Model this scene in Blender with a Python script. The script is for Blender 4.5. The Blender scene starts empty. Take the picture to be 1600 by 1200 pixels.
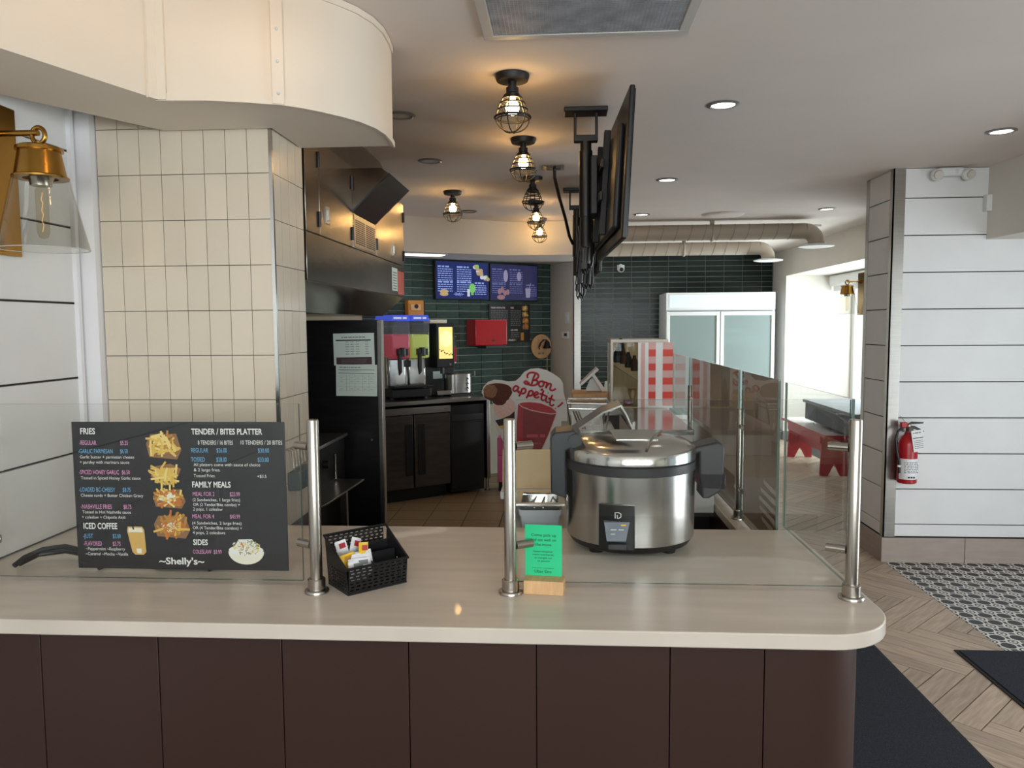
import bpy, math, random
from mathutils import Matrix, Vector
random.seed(7)
S = bpy.context.scene
COL = S.collection
R = math.radians
# ---------------------------------------------------------------- camera, light, exposure
H = 1.6
def make_camera():
    th, pi_, ro = R(3.707), R(4.417), R(-.402)
    f = Vector((-math.sin(th)*math.cos(pi_), math.cos(th)*math.cos(pi_), -math.sin(pi_)))
    r = Vector((math.cos(th), math.sin(th), 0)); u = r.cross(f)
    r2 = r*math.cos(ro) + u*math.sin(ro); u2 = u*math.cos(ro) - r*math.sin(ro)
    cd = bpy.data.cameras.new('camera'); co = bpy.data.objects.new('camera', cd)
    cd.sensor_width = 36; cd.lens = 36*1192.64/1600; cd.clip_start = .05
    m = Matrix((r2, u2, -f)).transposed().to_4x4(); m.translation = (0, 0, H)
    co.matrix_world = m; COL.objects.link(co); S.camera = co
make_camera()
S.view_settings.view_transform = 'Standard'; S.view_settings.look = 'None'
S.view_settings.gamma = 1; S.view_settings.use_curve_mapping = False
S.view_settings.exposure = 0.0
W = bpy.data.worlds.new('world'); S.world = W; W.use_nodes = True
W.node_tree.nodes['Background'].inputs[0].default_value = (.80, .88, 1, 1)
W.node_tree.nodes['Background'].inputs[1].default_value = .8
def area(name, loc, direction, sx, sy, power, color=(1, 1, 1)):
    d = bpy.data.lights.new(name, 'AREA'); d.shape = 'RECTANGLE'; d.size = sx; d.size_y = sy
    d.energy = power; d.color = color
    o = bpy.data.objects.new(name, d); o.location = loc
    o.rotation_euler = Vector(direction).to_track_quat('-Z', 'Z').to_euler(); COL.objects.link(o)
DAY = (.95, .97, 1.0)
area('daylight_entrance', (4.15, 2.4, 1.2), (-1, 0, .18), 4.2, 1.8, 145, DAY)      # through window_3
area('daylight_front', (1.0, -2.75, 1.75), (0, 1, .0), 4.4, 1.2, 185, (.975, .985, 1))          # through window_2
area('daylight_bay', (4.2, 8.9, 1.35), (-1, 0, .05), 3.2, 1.7, 330, (.92, .97, 1))   # through window_1

# ---------------------------------------------------------------- materials
def lin(c): return tuple(((v/255)/12.92 if v/255 <= .04045 else ((v/255+.055)/1.055)**2.4) for v in c)
MATS = {}
def mat(name, rgb, rough=.5, metal=0., noise=None, bump=None, stretch=(1, 1, 1), emit=0., spec=.5, coat=0., rand=0.):
    m = bpy.data.materials.new(name); m.use_nodes = True; nt = m.node_tree; N = nt.nodes; L = nt.links
    b = N['Principled BSDF']; c = lin(rgb)
    b.inputs['Base Color'].default_value = (*c, 1); b.inputs['Roughness'].default_value = rough
    b.inputs['Metallic'].default_value = metal; b.inputs['Specular IOR Level'].default_value = spec
    b.inputs['Coat Weight'].default_value = coat
    if noise or bump:
        tc = N.new('ShaderNodeTexCoord'); mp = N.new('ShaderNodeMapping'); mp.inputs['Scale'].default_value = stretch
        L.new(tc.outputs['Object'], mp.inputs['Vector'])
    last = None
    if noise:
        n = N.new('ShaderNodeTexNoise'); n.inputs['Scale'].default_value = noise[0]; n.inputs['Detail'].default_value = 4
        L.new(mp.outputs[0], n.inputs['Vector'])
        mr = N.new('ShaderNodeMapRange'); mr.inputs[1].default_value = .3; mr.inputs[2].default_value = .7
        mr.inputs[3].default_value = 1-noise[1]; mr.inputs[4].default_value = 1+noise[1]*.6
        L.new(n.outputs[0], mr.inputs[0]); last = mr.outputs[0]
    if rand:
        oi = N.new('ShaderNodeObjectInfo'); mr = N.new('ShaderNodeMapRange')
        mr.inputs[3].default_value = 1-rand; mr.inputs[4].default_value = 1+rand
        L.new(oi.outputs['Random'], mr.inputs[0])
        if last:
            mu = N.new('ShaderNodeMath'); mu.operation = 'MULTIPLY'; L.new(last, mu.inputs[0]); L.new(mr.outputs[0], mu.inputs[1]); last = mu.outputs[0]
        else: last = mr.outputs[0]
    if last:
        vm = N.new('ShaderNodeVectorMath'); vm.operation = 'SCALE'; vm.inputs[0].default_value = c
        L.new(last, vm.inputs['Scale']); L.new(vm.outputs[0], b.inputs['Base Color'])
    if bump:
        n = N.new('ShaderNodeTexNoise'); n.inputs['Scale'].default_value = bump[0]; n.inputs['Detail'].default_value = 3
        L.new(mp.outputs[0], n.inputs['Vector'])
        bp = N.new('ShaderNodeBump'); bp.inputs['Strength'].default_value = bump[1]; bp.inputs['Distance'].default_value = .01
        L.new(n.outputs[0], bp.inputs['Height']); L.new(bp.outputs[0], b.inputs['Normal'])
    if emit:
        b.inputs['Emission Color'].default_value = (*c, 1); b.inputs['Emission Strength'].default_value = emit
    MATS[name] = m; return m
def glass(name, tint, ior=1.4, rough=0., body=0., bodycol=(200, 220, 215)):
    m = bpy.data.materials.new(name); m.use_nodes = True; nt = m.node_tree; N = nt.nodes; L = nt.links
    N.remove(N['Principled BSDF']); out = N['Material Output']
    t = N.new('ShaderNodeBsdfTransparent'); t.inputs[0].default_value = (*lin(tint), 1)
    g = N.new('ShaderNodeBsdfGlossy'); g.inputs['Roughness'].default_value = rough
    fr = N.new('ShaderNodeFresnel'); fr.inputs[0].default_value = ior
    ge = N.new('ShaderNodeNewGeometry'); inv = N.new('ShaderNodeMath'); inv.operation = 'SUBTRACT'; inv.inputs[0].default_value = 1; L.new(ge.outputs['Backfacing'], inv.inputs[1])
    mu = N.new('ShaderNodeMath'); mu.operation = 'MULTIPLY'; L.new(fr.outputs[0], mu.inputs[0]); L.new(inv.outputs[0], mu.inputs[1])
    mx = N.new('ShaderNodeMixShader'); L.new(mu.outputs[0], mx.inputs[0]); L.new(g.outputs[0], mx.inputs[2])
    if body:
        d = N.new('ShaderNodeBsdfDiffuse'); d.inputs[0].default_value = (*lin(bodycol), 1)
        m2 = N.new('ShaderNodeMixShader'); m2.inputs[0].default_value = body
        L.new(t.outputs[0], m2.inputs[1]); L.new(d.outputs[0], m2.inputs[2]); L.new(m2.outputs[0], mx.inputs[1])
    else: L.new(t.outputs[0], mx.inputs[1])
    L.new(mx.outputs[0], out.inputs[0]); return m

M_ceil = mat('ceiling_paint', (226, 215, 207), .9, noise=(3, .03))
M_white = mat('white_wall_paint', (222, 216, 206), .8, noise=(2, .03))
M_ship = mat('shiplap_paint', (226, 225, 224), .45, noise=(5, .03), bump=(40, .04))
M_groove = mat('groove_shadow_gap', (60, 58, 58), .9)
M_duct = mat('duct_paint', (226, 214, 198), .6, noise=(6, .02))
M_tilec = mat('cream_glazed_tile', (218, 205, 186), .22, bump=(30, .05), rand=.03, coat=.2)
M_grout = mat('grey_grout', (96, 92, 88), .9)
M_green = mat('dark_green_glazed_tile', (34, 46, 43), .2, noise=(14, .25), bump=(9, .10), stretch=(1, 1, 3), rand=.22, spec=.22)
M_green2 = mat('sea_green_glazed_tile', (64, 82, 78), .18, noise=(14, .25), bump=(9, .12), stretch=(1, 1, 3), rand=.22, spec=.3)
M_groutl = mat('pale_grout', (186, 186, 170), .9)
M_steel = mat('brushed_steel', (176, 172, 166), .28, 1, noise=(8, .08), stretch=(1, 1, 14))
M_steelh = mat('hood_steel', (150, 141, 130), .19, 1, noise=(6, .12), bump=(5, .05), stretch=(1, 1, 3))
M_steeld = mat('dark_steel_panel', (66, 66, 66), .3, .9, noise=(5, .15), stretch=(1, 1, 6))
M_chrome = mat('polished_steel', (200, 198, 194), .16, 1)
M_cook = mat('cooker_steel', (188, 185, 182), .22, 1, noise=(10, .06), stretch=(1, 1, .05))
M_black = mat('black_plastic', (16, 16, 18), .4)
M_blackm = mat('matte_black_metal', (14, 13, 13), .5)
M_dark = mat('dark_grey_plastic', (44, 42, 46), .4)
M_charc = mat('charcoal_board', (30, 29, 32), .45, noise=(40, .1))
M_top = mat('pale_stone_laminate', (210, 198, 184), .32, noise=(6, .10), stretch=(.5, 3.5, 1), coat=.1)
M_brown = mat('brown_laminate_panel', (60, 40, 34), .42, noise=(3, .06), rand=.03, spec=.3)
M_brass = mat('aged_brass', (170, 128, 62), .25, 1, noise=(10, .1))
M_nickel = mat('satin_nickel', (172, 165, 156), .25, 1)
M_wood = mat('wood_look_plank', (180, 158, 138), .5, noise=(6, .26), stretch=(9, 1, 1), rand=.14, bump=(30, .04))
M_ktile = mat('tan_floor_tile', (134, 112, 84), .4, noise=(10, .08), rand=.04)
M_kgrout = mat('dark_floor_grout', (60, 50, 42), .9)
M_basetile = mat('grey_brown_skirting_tile', (164, 149, 139), .45, noise=(7, .08), stretch=(1, 1, 5))
M_mat = mat('charcoal_mat_pile', (58, 60, 67), .95, noise=(260, .45), bump=(300, .5), spec=.1)
M_matedge = mat('black_rubber_edge', (20, 20, 22), .7)
M_red = mat('red_plastic', (168, 18, 28), .3)
M_redp = mat('red_paint', (188, 36, 48), .4)
M_whitep = mat('white_plastic', (226, 226, 224), .35)
M_greyp = mat('grey_plastic', (206, 211, 216), .4)
M_paper = mat('white_paper', (214, 226, 218), .7)
M_tan = mat('tan_board', (224, 196, 152), .55, noise=(20, .05))
M_lwood = mat('light_wood_block', (214, 170, 122), .6, noise=(14, .15), stretch=(6, 1, 1))
M_orange = mat('orange_brown_card', (196, 132, 52), .6)
M_pink = mat('pink_print', (236, 160, 206), .6)
M_blue = mat('blue_print', (118, 186, 230), .6)
M_lett = mat('white_print', (240, 238, 234), .6)
M_ink = mat('black_ink', (24, 26, 26), .7)
M_greyink = mat('grey_ink', (120, 126, 122), .7)
M_navy = mat('dark_heading_plate', (20, 20, 26), .6)
FRY = [mat('fry_gold', (232, 190, 88), .6), mat('fry_pale', (244, 214, 130), .6), mat('fry_brown', (196, 134, 50), .6), mat('fry_orange', (206, 112, 40), .6)]
M_kraft = mat('kraft_tray', (150, 106, 70), .7)
M_cream = mat('cream_print', (240, 232, 214), .6)
M_coffee = mat('iced_coffee_print', (222, 176, 98), .5)
M_crim = mat('crimson_print', (184, 22, 48), .5)
M_bord = mat('crimson_dark_print', (140, 22, 38), .5)
M_choc = mat('chocolate_print', (92, 46, 28), .7, noise=(60, .3))
M_chocl = mat('chocolate_light_print', (150, 106, 76), .7, noise=(60, .3))
M_straw = mat('strawberry_print', (236, 200, 190), .7, noise=(40, .12))
M_speck = mat('cookie_speck_print', (70, 56, 50), .7, noise=(90, .9))
M_magenta = mat('magenta_plastic', (220, 104, 156), .45)
M_card = mat('white_foam_card', (226, 224, 222), .6)
M_gtent = mat('green_acrylic_card', (44, 200, 138), .3)
M_yel = mat('yellow_sachet_foil', (238, 190, 30), .35, noise=(60, .15))
M_sach = mat('white_sachet_paper', (232, 230, 232), .5)
M_bulb = mat('lit_bulb', (255, 200, 122), .3, emit=78)
M_down = mat('lit_downlight_lens', (255, 244, 226), .4, emit=7)
M_fluo = mat('lit_ceiling_panel', (255, 240, 214), .4, emit=3.5)
M_offlens = mat('unlit_lens', (206, 198, 188), .5)
M_hdr = mat('lit_header_panel', (226, 236, 242), .4, emit=.12)
M_lit = mat('lit_drink_panel', (246, 224, 136), .4, emit=.75)
M_scr = mat('screen_indigo', (34, 44, 98), .2, emit=.55)
M_scr2 = mat('screen_violet', (44, 46, 86), .2, emit=.5)
M_scrt = mat('screen_text', (140, 158, 220), .3, emit=.55)
M_scrt2 = mat('screen_text_dim', (92, 98, 150), .3, emit=.5)
M_scrg = mat('screen_green', (116, 190, 100), .3, emit=.5)
M_scrw = mat('screen_white', (196, 202, 214), .3, emit=.5)
M_scrb = mat('screen_tan', (190, 160, 120), .3, emit=.4)
M_bluel = mat('lit_blue_lid', (60, 84, 214), .3, emit=.5)
M_pslush = mat('pink_slush', (206, 50, 84), .35, emit=.28)  # added glow in the material brightens the slush; it is no lamp
M_gslush = mat('lime_slush', (204, 214, 96), .35, emit=.3)  # same added glow, brightening the lime slush
M_pane = glass('clear_safety_glass', (252, 253, 252), 1.5)
M_edge = mat('green_glass_edge', (92, 108, 100), .1)
M_lampg = glass('clear_lamp_glass', (250, 250, 248), 1.4)
M_bulbg = glass('clear_bulb_glass', (250, 246, 238), 1.2)
M_frost = glass('frosted_door_glass', (214, 228, 226), 1.25, .25, .42, (186, 198, 195))
M_pane2 = mat('glass_rim_grey', (186, 190, 188), .15)
M_bowlg = glass('clear_bowl_plastic', (225, 232, 232), 1.3)
M_slushg = glass('cloudy_bowl_plastic', (235, 240, 240), 1.3, 0, .16, (200, 206, 206))
M_film = mat('taupe_vinyl_film', (204, 184, 168), .3, noise=(4, .05)); M_film2 = mat('vinyl_dark_shape', (176, 154, 140), .3); M_film3 = mat('vinyl_pale_shape', (226, 210, 198), .3); M_film4 = mat('vinyl_rose_shape', (206, 168, 150), .3)
M_acry = glass('smoked_acrylic', (180, 176, 182), 1.35, 0, .1, (120, 118, 126))
M_filament = mat('glowing_filament', (255, 190, 96), .4, emit=1.2)
M_winglass = glass('window_glass', (248, 252, 252), 1.3)

# ---------------------------------------------------------------- mesh builder
class MB:
    def __init__(s): s.v = []; s.f = []; s.m = []; s.M = Matrix.Identity(4); s.mi = 0
    def add(s, vs, fs):
        n = len(s.v); M = s.M
        s.v += [tuple(M @ Vector(p)) for p in vs]; s.f += [tuple(i+n for i in f) for f in fs]; s.m += [s.mi]*len(fs); return s
    def box(s, x0, x1, y0, y1, z0, z1):
        return s.add([(x0, y0, z0), (x1, y0, z0), (x1, y1, z0), (x0, y1, z0), (x0, y0, z1), (x1, y0, z1), (x1, y1, z1), (x0, y1, z1)],
                     [(3, 2, 1, 0), (4, 5, 6, 7), (0, 1, 5, 4), (1, 2, 6, 5), (2, 3, 7, 6), (3, 0, 4, 7)])
    def prism(s, poly, z0, z1):
        a = sum(poly[i][0]*poly[(i+1) % len(poly)][1]-poly[(i+1) % len(poly)][0]*poly[i][1] for i in range(len(poly)))
        if a < 0: poly = poly[::-1]
        n = len(poly)
        return s.add([(x, y, z0) for x, y in poly]+[(x, y, z1) for x, y in poly],
                     [tuple(range(n))[::-1], tuple(range(n, 2*n))]+[(i, (i+1) % n, (i+1) % n+n, i+n) for i in range(n)])
    def prism_xz(s, poly, y0, y1):      # polygon in x,z extruded along y
        M0 = s.M; s.M = M0 @ Matrix(((1, 0, 0, 0), (0, 0, -1, 0), (0, 1, 0, 0), (0, 0, 0, 1))); s.prism(poly, -y1, -y0); s.M = M0; return s
    def ring(s, p, d, r, n):
        d = Vector(d).normalized(); a = d.orthogonal().normalized(); b = d.cross(a)
        return [tuple(Vector(p)+a*(r*math.cos(2*math.pi*i/n))+b*(r*math.sin(2*math.pi*i/n))) for i in range(n)]
    def cyl(s, p0, p1, r, r1=None, n=14):
        d = Vector(p1)-Vector(p0); r1 = r if r1 is None else r1
        vs = s.ring(p0, d, r, n)+s.ring(p1, d, r1, n)
        return s.add(vs, [tuple(range(n))[::-1], tuple(range(n, 2*n))]+[(i, (i+1) % n, (i+1) % n+n, i+n) for i in range(n)])
    def tube(s, pts, r, n=6, closed=False):
        P = [Vector(p) for p in pts]; k = len(P); vs = []; a = None
        for i in range(k):
            if closed: d = P[(i+1) % k]-P[i-1]
            else: d = P[min(i+1, k-1)]-P[max(i-1, 0)]
            d.normalize()
            a = d.orthogonal().normalized() if a is None else (a-d*a.dot(d)).normalized()
            b = d.cross(a)
            vs += [tuple(P[i]+a*(r*math.cos(2*math.pi*j/n))+b*(r*math.sin(2*math.pi*j/n))) for j in range(n)]
        fs = []
        for i in range(k if closed else k-1):
            q = (i+1) % k
            fs += [(i*n+j, i*n+(j+1) % n, q*n+(j+1) % n, q*n+j) for j in range(n)]
        if not closed: fs += [tuple(range(n))[::-1], tuple(range((k-1)*n, k*n))]
        return s.add(vs, fs)
    def lathe(s, prof, c=(0, 0, 0), n=24, a0=0, a1=360):
        full = abs(a1-a0) >= 360; m = n if full else n+1; vs = []
        for r, z in prof:
            for i in range(m):
                a = R(a0+(a1-a0)*i/n); vs.append((c[0]+r*math.cos(a), c[1]+r*math.sin(a), c[2]+z))
        fs = []
        for k in range(len(prof)-1):
            for i in range(n):
                j = (i+1) % m; fs.append((k*m+i, k*m+j, (k+1)*m+j, (k+1)*m+i))
        return s.add(vs, fs)
    def sphere(s, c, rx, ry=None, rz=None, n=14, k=8):
        ry = ry or rx; rz = rz or rx; vs = [(c[0], c[1], c[2]-rz)]
        for i in range(1, k):
            t = math.pi*i/k-math.pi/2
            vs += [(c[0]+rx*math.cos(t)*math.cos(2*math.pi*j/n), c[1]+ry*math.cos(t)*math.sin(2*math.pi*j/n), c[2]+rz*math.sin(t)) for j in range(n)]
        vs.append((c[0], c[1], c[2]+rz)); fs = [(0, 1+(j+1) % n, 1+j) for j in range(n)]
        for i in range(k-2):
            fs += [(1+i*n+j, 1+i*n+(j+1) % n, 1+(i+1)*n+(j+1) % n, 1+(i+1)*n+j) for j in range(n)]
        e = len(vs)-1; fs += [(e, 1+(k-2)*n+j, 1+(k-2)*n+(j+1) % n) for j in range(n)]
        return s.add(vs, fs)
    def quad(s, a, b, c, d): return s.add([a, b, c, d], [(0, 1, 2, 3)])
    def poly(s, pts): return s.add(pts, [tuple(range(len(pts)))])
    def rect(s, x0, x1, z0, z1, y): return s.quad((x0, y, z0), (x1, y, z0), (x1, y, z1), (x0, y, z1))   # faces -y
    def disc(s, x, z, rx, rz, y, n=18): return s.poly([(x+rx*math.cos(2*math.pi*i/n), y, z+rz*math.sin(2*math.pi*i/n)) for i in range(n)])
    def build(s, name, m, parent=None, label=None, bevel=0, smooth=True, kind=None, seg=2):
        me = bpy.data.meshes.new(name); off = OFF.get(parent, Vector()) if parent else Vector()
        me.from_pydata([tuple(Vector(p)-off) for p in s.v], [], s.f)
        ml = m if isinstance(m, (list, tuple)) else [m]
        for q in ml: me.materials.append(q)
        if len(ml) > 1: me.polygons.foreach_set('material_index', s.m)
        if smooth:
            me.polygons.foreach_set('use_smooth', [True]*len(me.polygons)); me.set_sharp_from_angle(angle=R(38))
        me.update(); o = bpy.data.objects.new(name, me); COL.objects.link(o)
        if parent: o.parent = parent; OFF[o] = off
        if bevel:
            b = o.modifiers.new('bevel', 'BEVEL'); b.width = bevel; b.segments = seg; b.limit_method = 'ANGLE'; b.angle_limit = R(40)
        if label: o['label'] = label
        if kind: o['kind'] = kind
        return o
OFF = {}
def thing(name, label, cat, loc=(0, 0, 0), rz=None, group=None):
    o = bpy.data.objects.new(name, None); COL.objects.link(o); o.empty_display_size = .05
    o.location = loc; o['label'] = label; o['category'] = cat
    if group: o['group'] = group
    if rz is None: OFF[o] = Vector(loc)
    else: o.rotation_euler = (0, 0, R(rz)); OFF[o] = Vector()
    return o
def tag(o, label, cat, group=None):
    o['label'] = label; o['category'] = cat
    if group: o['group'] = group
    return o
def struct(o, label=None):
    o['kind'] = 'structure'
    if label: o['label'] = label
    return o
def dup(root, loc, label, rot=None, group=None):
    r = root.copy(); COL.objects.link(r); r.location = loc; r['label'] = label
    if rot is not None: r.rotation_euler = rot
    if group: r['group'] = group
    for ch in list(root.children):
        c = ch.copy(); COL.objects.link(c); c.parent = r
        for g in list(ch.children):
            d = g.copy(); COL.objects.link(d); d.parent = c
    return r
def inst(src, name, parent, loc, rot=(0, 0, 0), scale=(1, 1, 1)):     # one more piece sharing the mesh of src
    o = bpy.data.objects.new(name, src); COL.objects.link(o); o.parent = parent
    o.location = Vector(loc)-OFF.get(parent, Vector()); o.rotation_euler = rot; o.scale = scale; return o
# text -> flat print in the x,z plane facing -y
_tc = {}
def text_mesh(t, bold=False):
    if (t, bold) in _tc: return _tc[t, bold]
    c = bpy.data.curves.new('t', 'FONT'); c.body = t; c.size = 1; c.resolution_u = 3
    if bold: c.offset = .022
    o = bpy.data.objects.new('t', c); me = o.to_mesh()
    vs = [(v.co.x, v.co.y) for v in me.vertices]; fs = [tuple(p.vertices) for p in me.polygons]
    o.to_mesh_clear(); bpy.data.objects.remove(o); bpy.data.curves.remove(c)
    _tc[t, bold] = (vs, fs); return vs, fs
_h = text_mesh('H')[0]; CAP = max(v[1] for v in _h)
def text(mb, t, x0, x1, z, cap, y, bold=False):
    vs, fs = text_mesh(t, bold)
    if not vs: return
    a = min(v[0] for v in vs); b = max(v[0] for v in vs); k = cap/CAP
    sx = (x1-x0)/(b-a) if x1 is not None else k
    xo = x0-a*sx if x1 is not None else x0-(a+b)/2*sx
    mb.add([(xo+v[0]*sx, y, z+v[1]*k) for v in vs], fs)
def dashes(mb, x0, x1, z, h, y, rnd, wmin=.25, wmax=.9):              # blurred, unreadable print
    x = x0
    while x < x1:
        w = h*rnd.uniform(1.5, 4.5); mb.rect(x, min(x+w, x1), z, z+h, y); x += w+h*.7
# ================================================================ SETTING
C = 2.59
struct(MB().box(-2.7, 4.4, -2.8, 11.7, C, C+.1).build('ceiling', M_ceil))
floor = struct(MB().box(.70, 4.4, -2.8, 11.7, -.12, -.012).box(-2.7, .70, -2.8, 1.66, -.12, -.012).build('floor', mat('floor_grout', (48, 42, 38), .9)))
fk = struct(MB().box(-2.7, .70, 1.66, 11.7, -.12, -.01).build('floor', M_kgrout), 'tan tiled kitchen floor behind the counter')
# herringbone planks, clipped to the wood zones
def clip(poly, x0, x1, y0, y1):
    for ax, lim, sg in ((0, x0, 1), (0, x1, -1), (1, y0, 1), (1, y1, -1)):
        out = []
        for i in range(len(poly)):
            p, q = poly[i-1], poly[i]; a = (p[ax]-lim)*sg; b = (q[ax]-lim)*sg
            if (a >= 0) != (b >= 0):
                t = a/(a-b); out.append((p[0]+(q[0]-p[0])*t, p[1]+(q[1]-p[1])*t))
            if b >= 0: out.append(q)
        poly = out
        if len(poly) < 3: return []
    return poly
PW, PL, GP = .1025, .68, .0028
e1 = Vector((math.cos(R(-45)), math.sin(R(-45)))); e2 = Vector((math.cos(R(45)), math.sin(R(45))))
P0 = Vector((1.641, 3.956)); planks = []
for a in range(-60, 60):
    for b in range(-14, 16):
        ou, ov = a*PW+b*PL, a*PW-b*PL
        for (u0, u1, v0, v1) in ((0, PL, 0, PW), (0, PW, PW, PW+PL)):
            q = [P0+e1*(ou+u)+e2*(ov+v) for u, v in ((u0+GP, v0+GP), (u1-GP, v0+GP), (u1-GP, v1-GP), (u0+GP, v1-GP))]
            cx = sum(p.x for p in q)/4; cy = sum(p.y for p in q)/4
            if not (.5 < cx < 3.9 and .9 < cy < 11.4): continue
            for z in ((.70, 2.155, 1.2, 5.17), (.745, 3.04, 5.172, 11.28)):
                pl = clip([(p.x, p.y) for p in q], *z)
                if pl: planks.append((cy, pl, u1-u0 > v1-v0))
planks.sort(key=lambda t: t[0])
rest = MB()
vis = [p for p in planks if p[0] > 2.3]
for cy, pl, hz in planks:
    if cy > 2.3 and vis.index((cy, pl, hz)) < 290:
        cx = sum(p[0] for p in pl)/len(pl); cyy = sum(p[1] for p in pl)/len(pl); an = R(-45 if not hz else -135)
        M = Matrix.Rotation(-an, 4, 'Z'); mb = MB()
        mb.prism([tuple((M @ Vector((x-cx, y-cyy, 0)))[:2]) for x, y in pl], -.012, 0)
        o = mb.build('plank', M_wood, floor, smooth=False); o.location = (cx, cyy, 0); o.rotation_euler = (0, 0, an)
    else: rest.prism(pl, -.012, 0)
rest.build('far_planks', M_wood, floor, kind='stuff', smooth=False)
# black and white patterned entrance tiles
def pattern_mat():
    m = mat('black_white_cement_tile', (225, 222, 216), .5); N = m.node_tree.nodes; L = m.node_tree.links; b = N['Principled BSDF']
    tc = N.new('ShaderNodeTexCoord'); sp = N.new('ShaderNodeSeparateXYZ'); L.new(tc.outputs['Object'], sp.inputs[0])
    def mth(op, a, b_=None):
        n = N.new('ShaderNodeMath'); n.operation = op
        for i, q in enumerate((a, b_)):
            if q is None: continue
            if isinstance(q, (int, float)): n.inputs[i].default_value = q
            else: L.new(q, n.inputs[i])
        return n.outputs[0]
    p = .1
    fx = mth('SUBTRACT', mth('MODULO', mth('ADD', sp.outputs[0], 5), p), p/2); fy = mth('SUBTRACT', mth('MODULO', mth('ADD', sp.outputs[1], 5), p), p/2)
    ax = mth('ABSOLUTE', fx); ay = mth('ABSOLUTE', fy)
    r = mth('SQRT', mth('ADD', mth('MULTIPLY', fx, fx), mth('MULTIPLY', fy, fy)))
    th = mth('ARCTAN2', fy, fx)
    star = mth('GREATER_THAN', mth('ADD', .019, mth('MULTIPLY', .009, mth('COSINE', mth('MULTIPLY', th, 6)))), r)           # dark star
    cx = mth('SUBTRACT', p/2, ax); cy = mth('SUBTRACT', p/2, ay)
    rc = mth('SQRT', mth('ADD', mth('MULTIPLY', cx, cx), mth('MULTIPLY', cy, cy)))
    ring = mth('LESS_THAN', mth('ABSOLUTE', mth('SUBTRACT', rc, .030)), .006); dot = mth('LESS_THAN', mth('ABSOLUTE', mth('SUBTRACT', rc, .012)), .0045)
    e1_ = mth('LESS_THAN', mth('ABSOLUTE', mth('SUBTRACT', mth('ADD', ax, ay), .052)), .004)
    w = mth('MAXIMUM', ring, dot)
    ringi = mth('LESS_THAN', mth('ABSOLUTE', mth('SUBTRACT', r, .038)), .004)
    w = mth('MAXIMUM', w, ringi)
    w = mth('MINIMUM', w, mth('SUBTRACT', 1, star))
    mx = N.new('ShaderNodeMix'); mx.data_type = 'RGBA'; L.new(w, mx.inputs[0])
    mx.inputs[6].default_value = (*lin((38, 37, 40)), 1); mx.inputs[7].default_value = (*lin((216, 212, 206)), 1)
    L.new(mx.outputs[2], b.inputs['Base Color']); return m
M_pat = pattern_mat()
pt = MB().box(-.0992, .0992, -.0992, .0992, -.012, .0).build('patterned_tile', M_pat, floor, smooth=False)
first = True
for i in range(9):
    for j in range(20):
        x, y = 2.257+i*.2, 5.067-j*.2
        if x > 3.95: continue
        if j > 7 or i > 6:
            continue
        if first: pt.location = (x, y, 0); first = False
        else: inst(pt.data, 'patterned_tile', floor, (x, y, 0))
far = MB()
for i in range(9):
    for j in range(20):
        x, y = 2.257+i*.2, 5.067-j*.2
        if x <= 3.95 and (j > 7 or i > 6): far.box(x-.0992, x+.0992, y-.0992, y+.0992, -.012, 0)
far.build('hidden_patterned_tiles', M_pat, floor, kind='stuff', smooth=False)
# kitchen floor tiles
k0 = MB().box(-.149, .149, -.149, .149, -.01, 0).build('floor_tile', M_ktile, fk, smooth=False); first = True
for i in range(9):
    for j in range(20):
        x, y = -1.87+i*.305, 2.64+j*.305
        if first: k0.location = (x, y, 0); first = False
        else: inst(k0.data, 'floor_tile', fk, (x, y, 0))
# left shiplap wall
wl = struct(MB().box(-1.75, -1.623, -2.7, 2.52, 0, C).build('wall_left', M_groove), 'white shiplap wall at the left end of the counter')
def planks_x(parent, x0, x1, y0, y1, zs):
    for a, b in zip(zs[:-1], zs[1:]): MB().box(x0, x1, y0, y1, a+.003, b-.003).build('shiplap_plank', M_ship, parent, bevel=.002)
planks_x(wl, -1.623, -1.607, -2.7, 2.5, [0, .2, .447, .694, .941, 1.188, 1.435, 1.682, 1.929, 2.176, 2.423, C])
struct(MB().box(-1.607, -1.546, 2.47, 2.506, .94, C).box(-1.607, -1.592, 2.44, 2.456, .94, C).build('trim_1', mat('white_corner_trim', (236, 234, 236), .4)), 'white corner trim between shiplap and tiled column')
# tiled column
wc = struct(MB().box(-1.75, -.957, 2.508, 2.815, 0, C).build('wall_column', M_grout), 'column clad in stacked cream wall tiles')
tf = MB().box(-.0356, .0356, -.008, 0, -.0738, .0738).build('wall_tile', M_tilec, wc, bevel=.0015); first = True
zr = [1.805+.15*k+.075 for k in range(-6, 6)]
for k, z in enumerate(zr):
    for i in range(8):
        x = -.957-.0365-i*.0733
        if z > C-.07: continue
        rot = (R(random.uniform(-.25, .25)), 0, R(random.uniform(-.25, .25)))
        if first: tf.location = (x, 2.508, z); first = False
        else: inst(tf.data, 'wall_tile', wc, (x, 2.508, z), rot)
    for i in range(4):
        if z > C-.07: continue
        inst(tf.data, 'wall_tile', wc, (-.957, 2.54+i*.075, z), (0, 0, R(90+random.uniform(-.4, .4))))
struct(MB().box(-.9575, -.946, 2.4975, 2.508, .94, 2.4).build('trim_2', M_chrome), 'thin metal edge strip on the tiled column corner')
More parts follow.
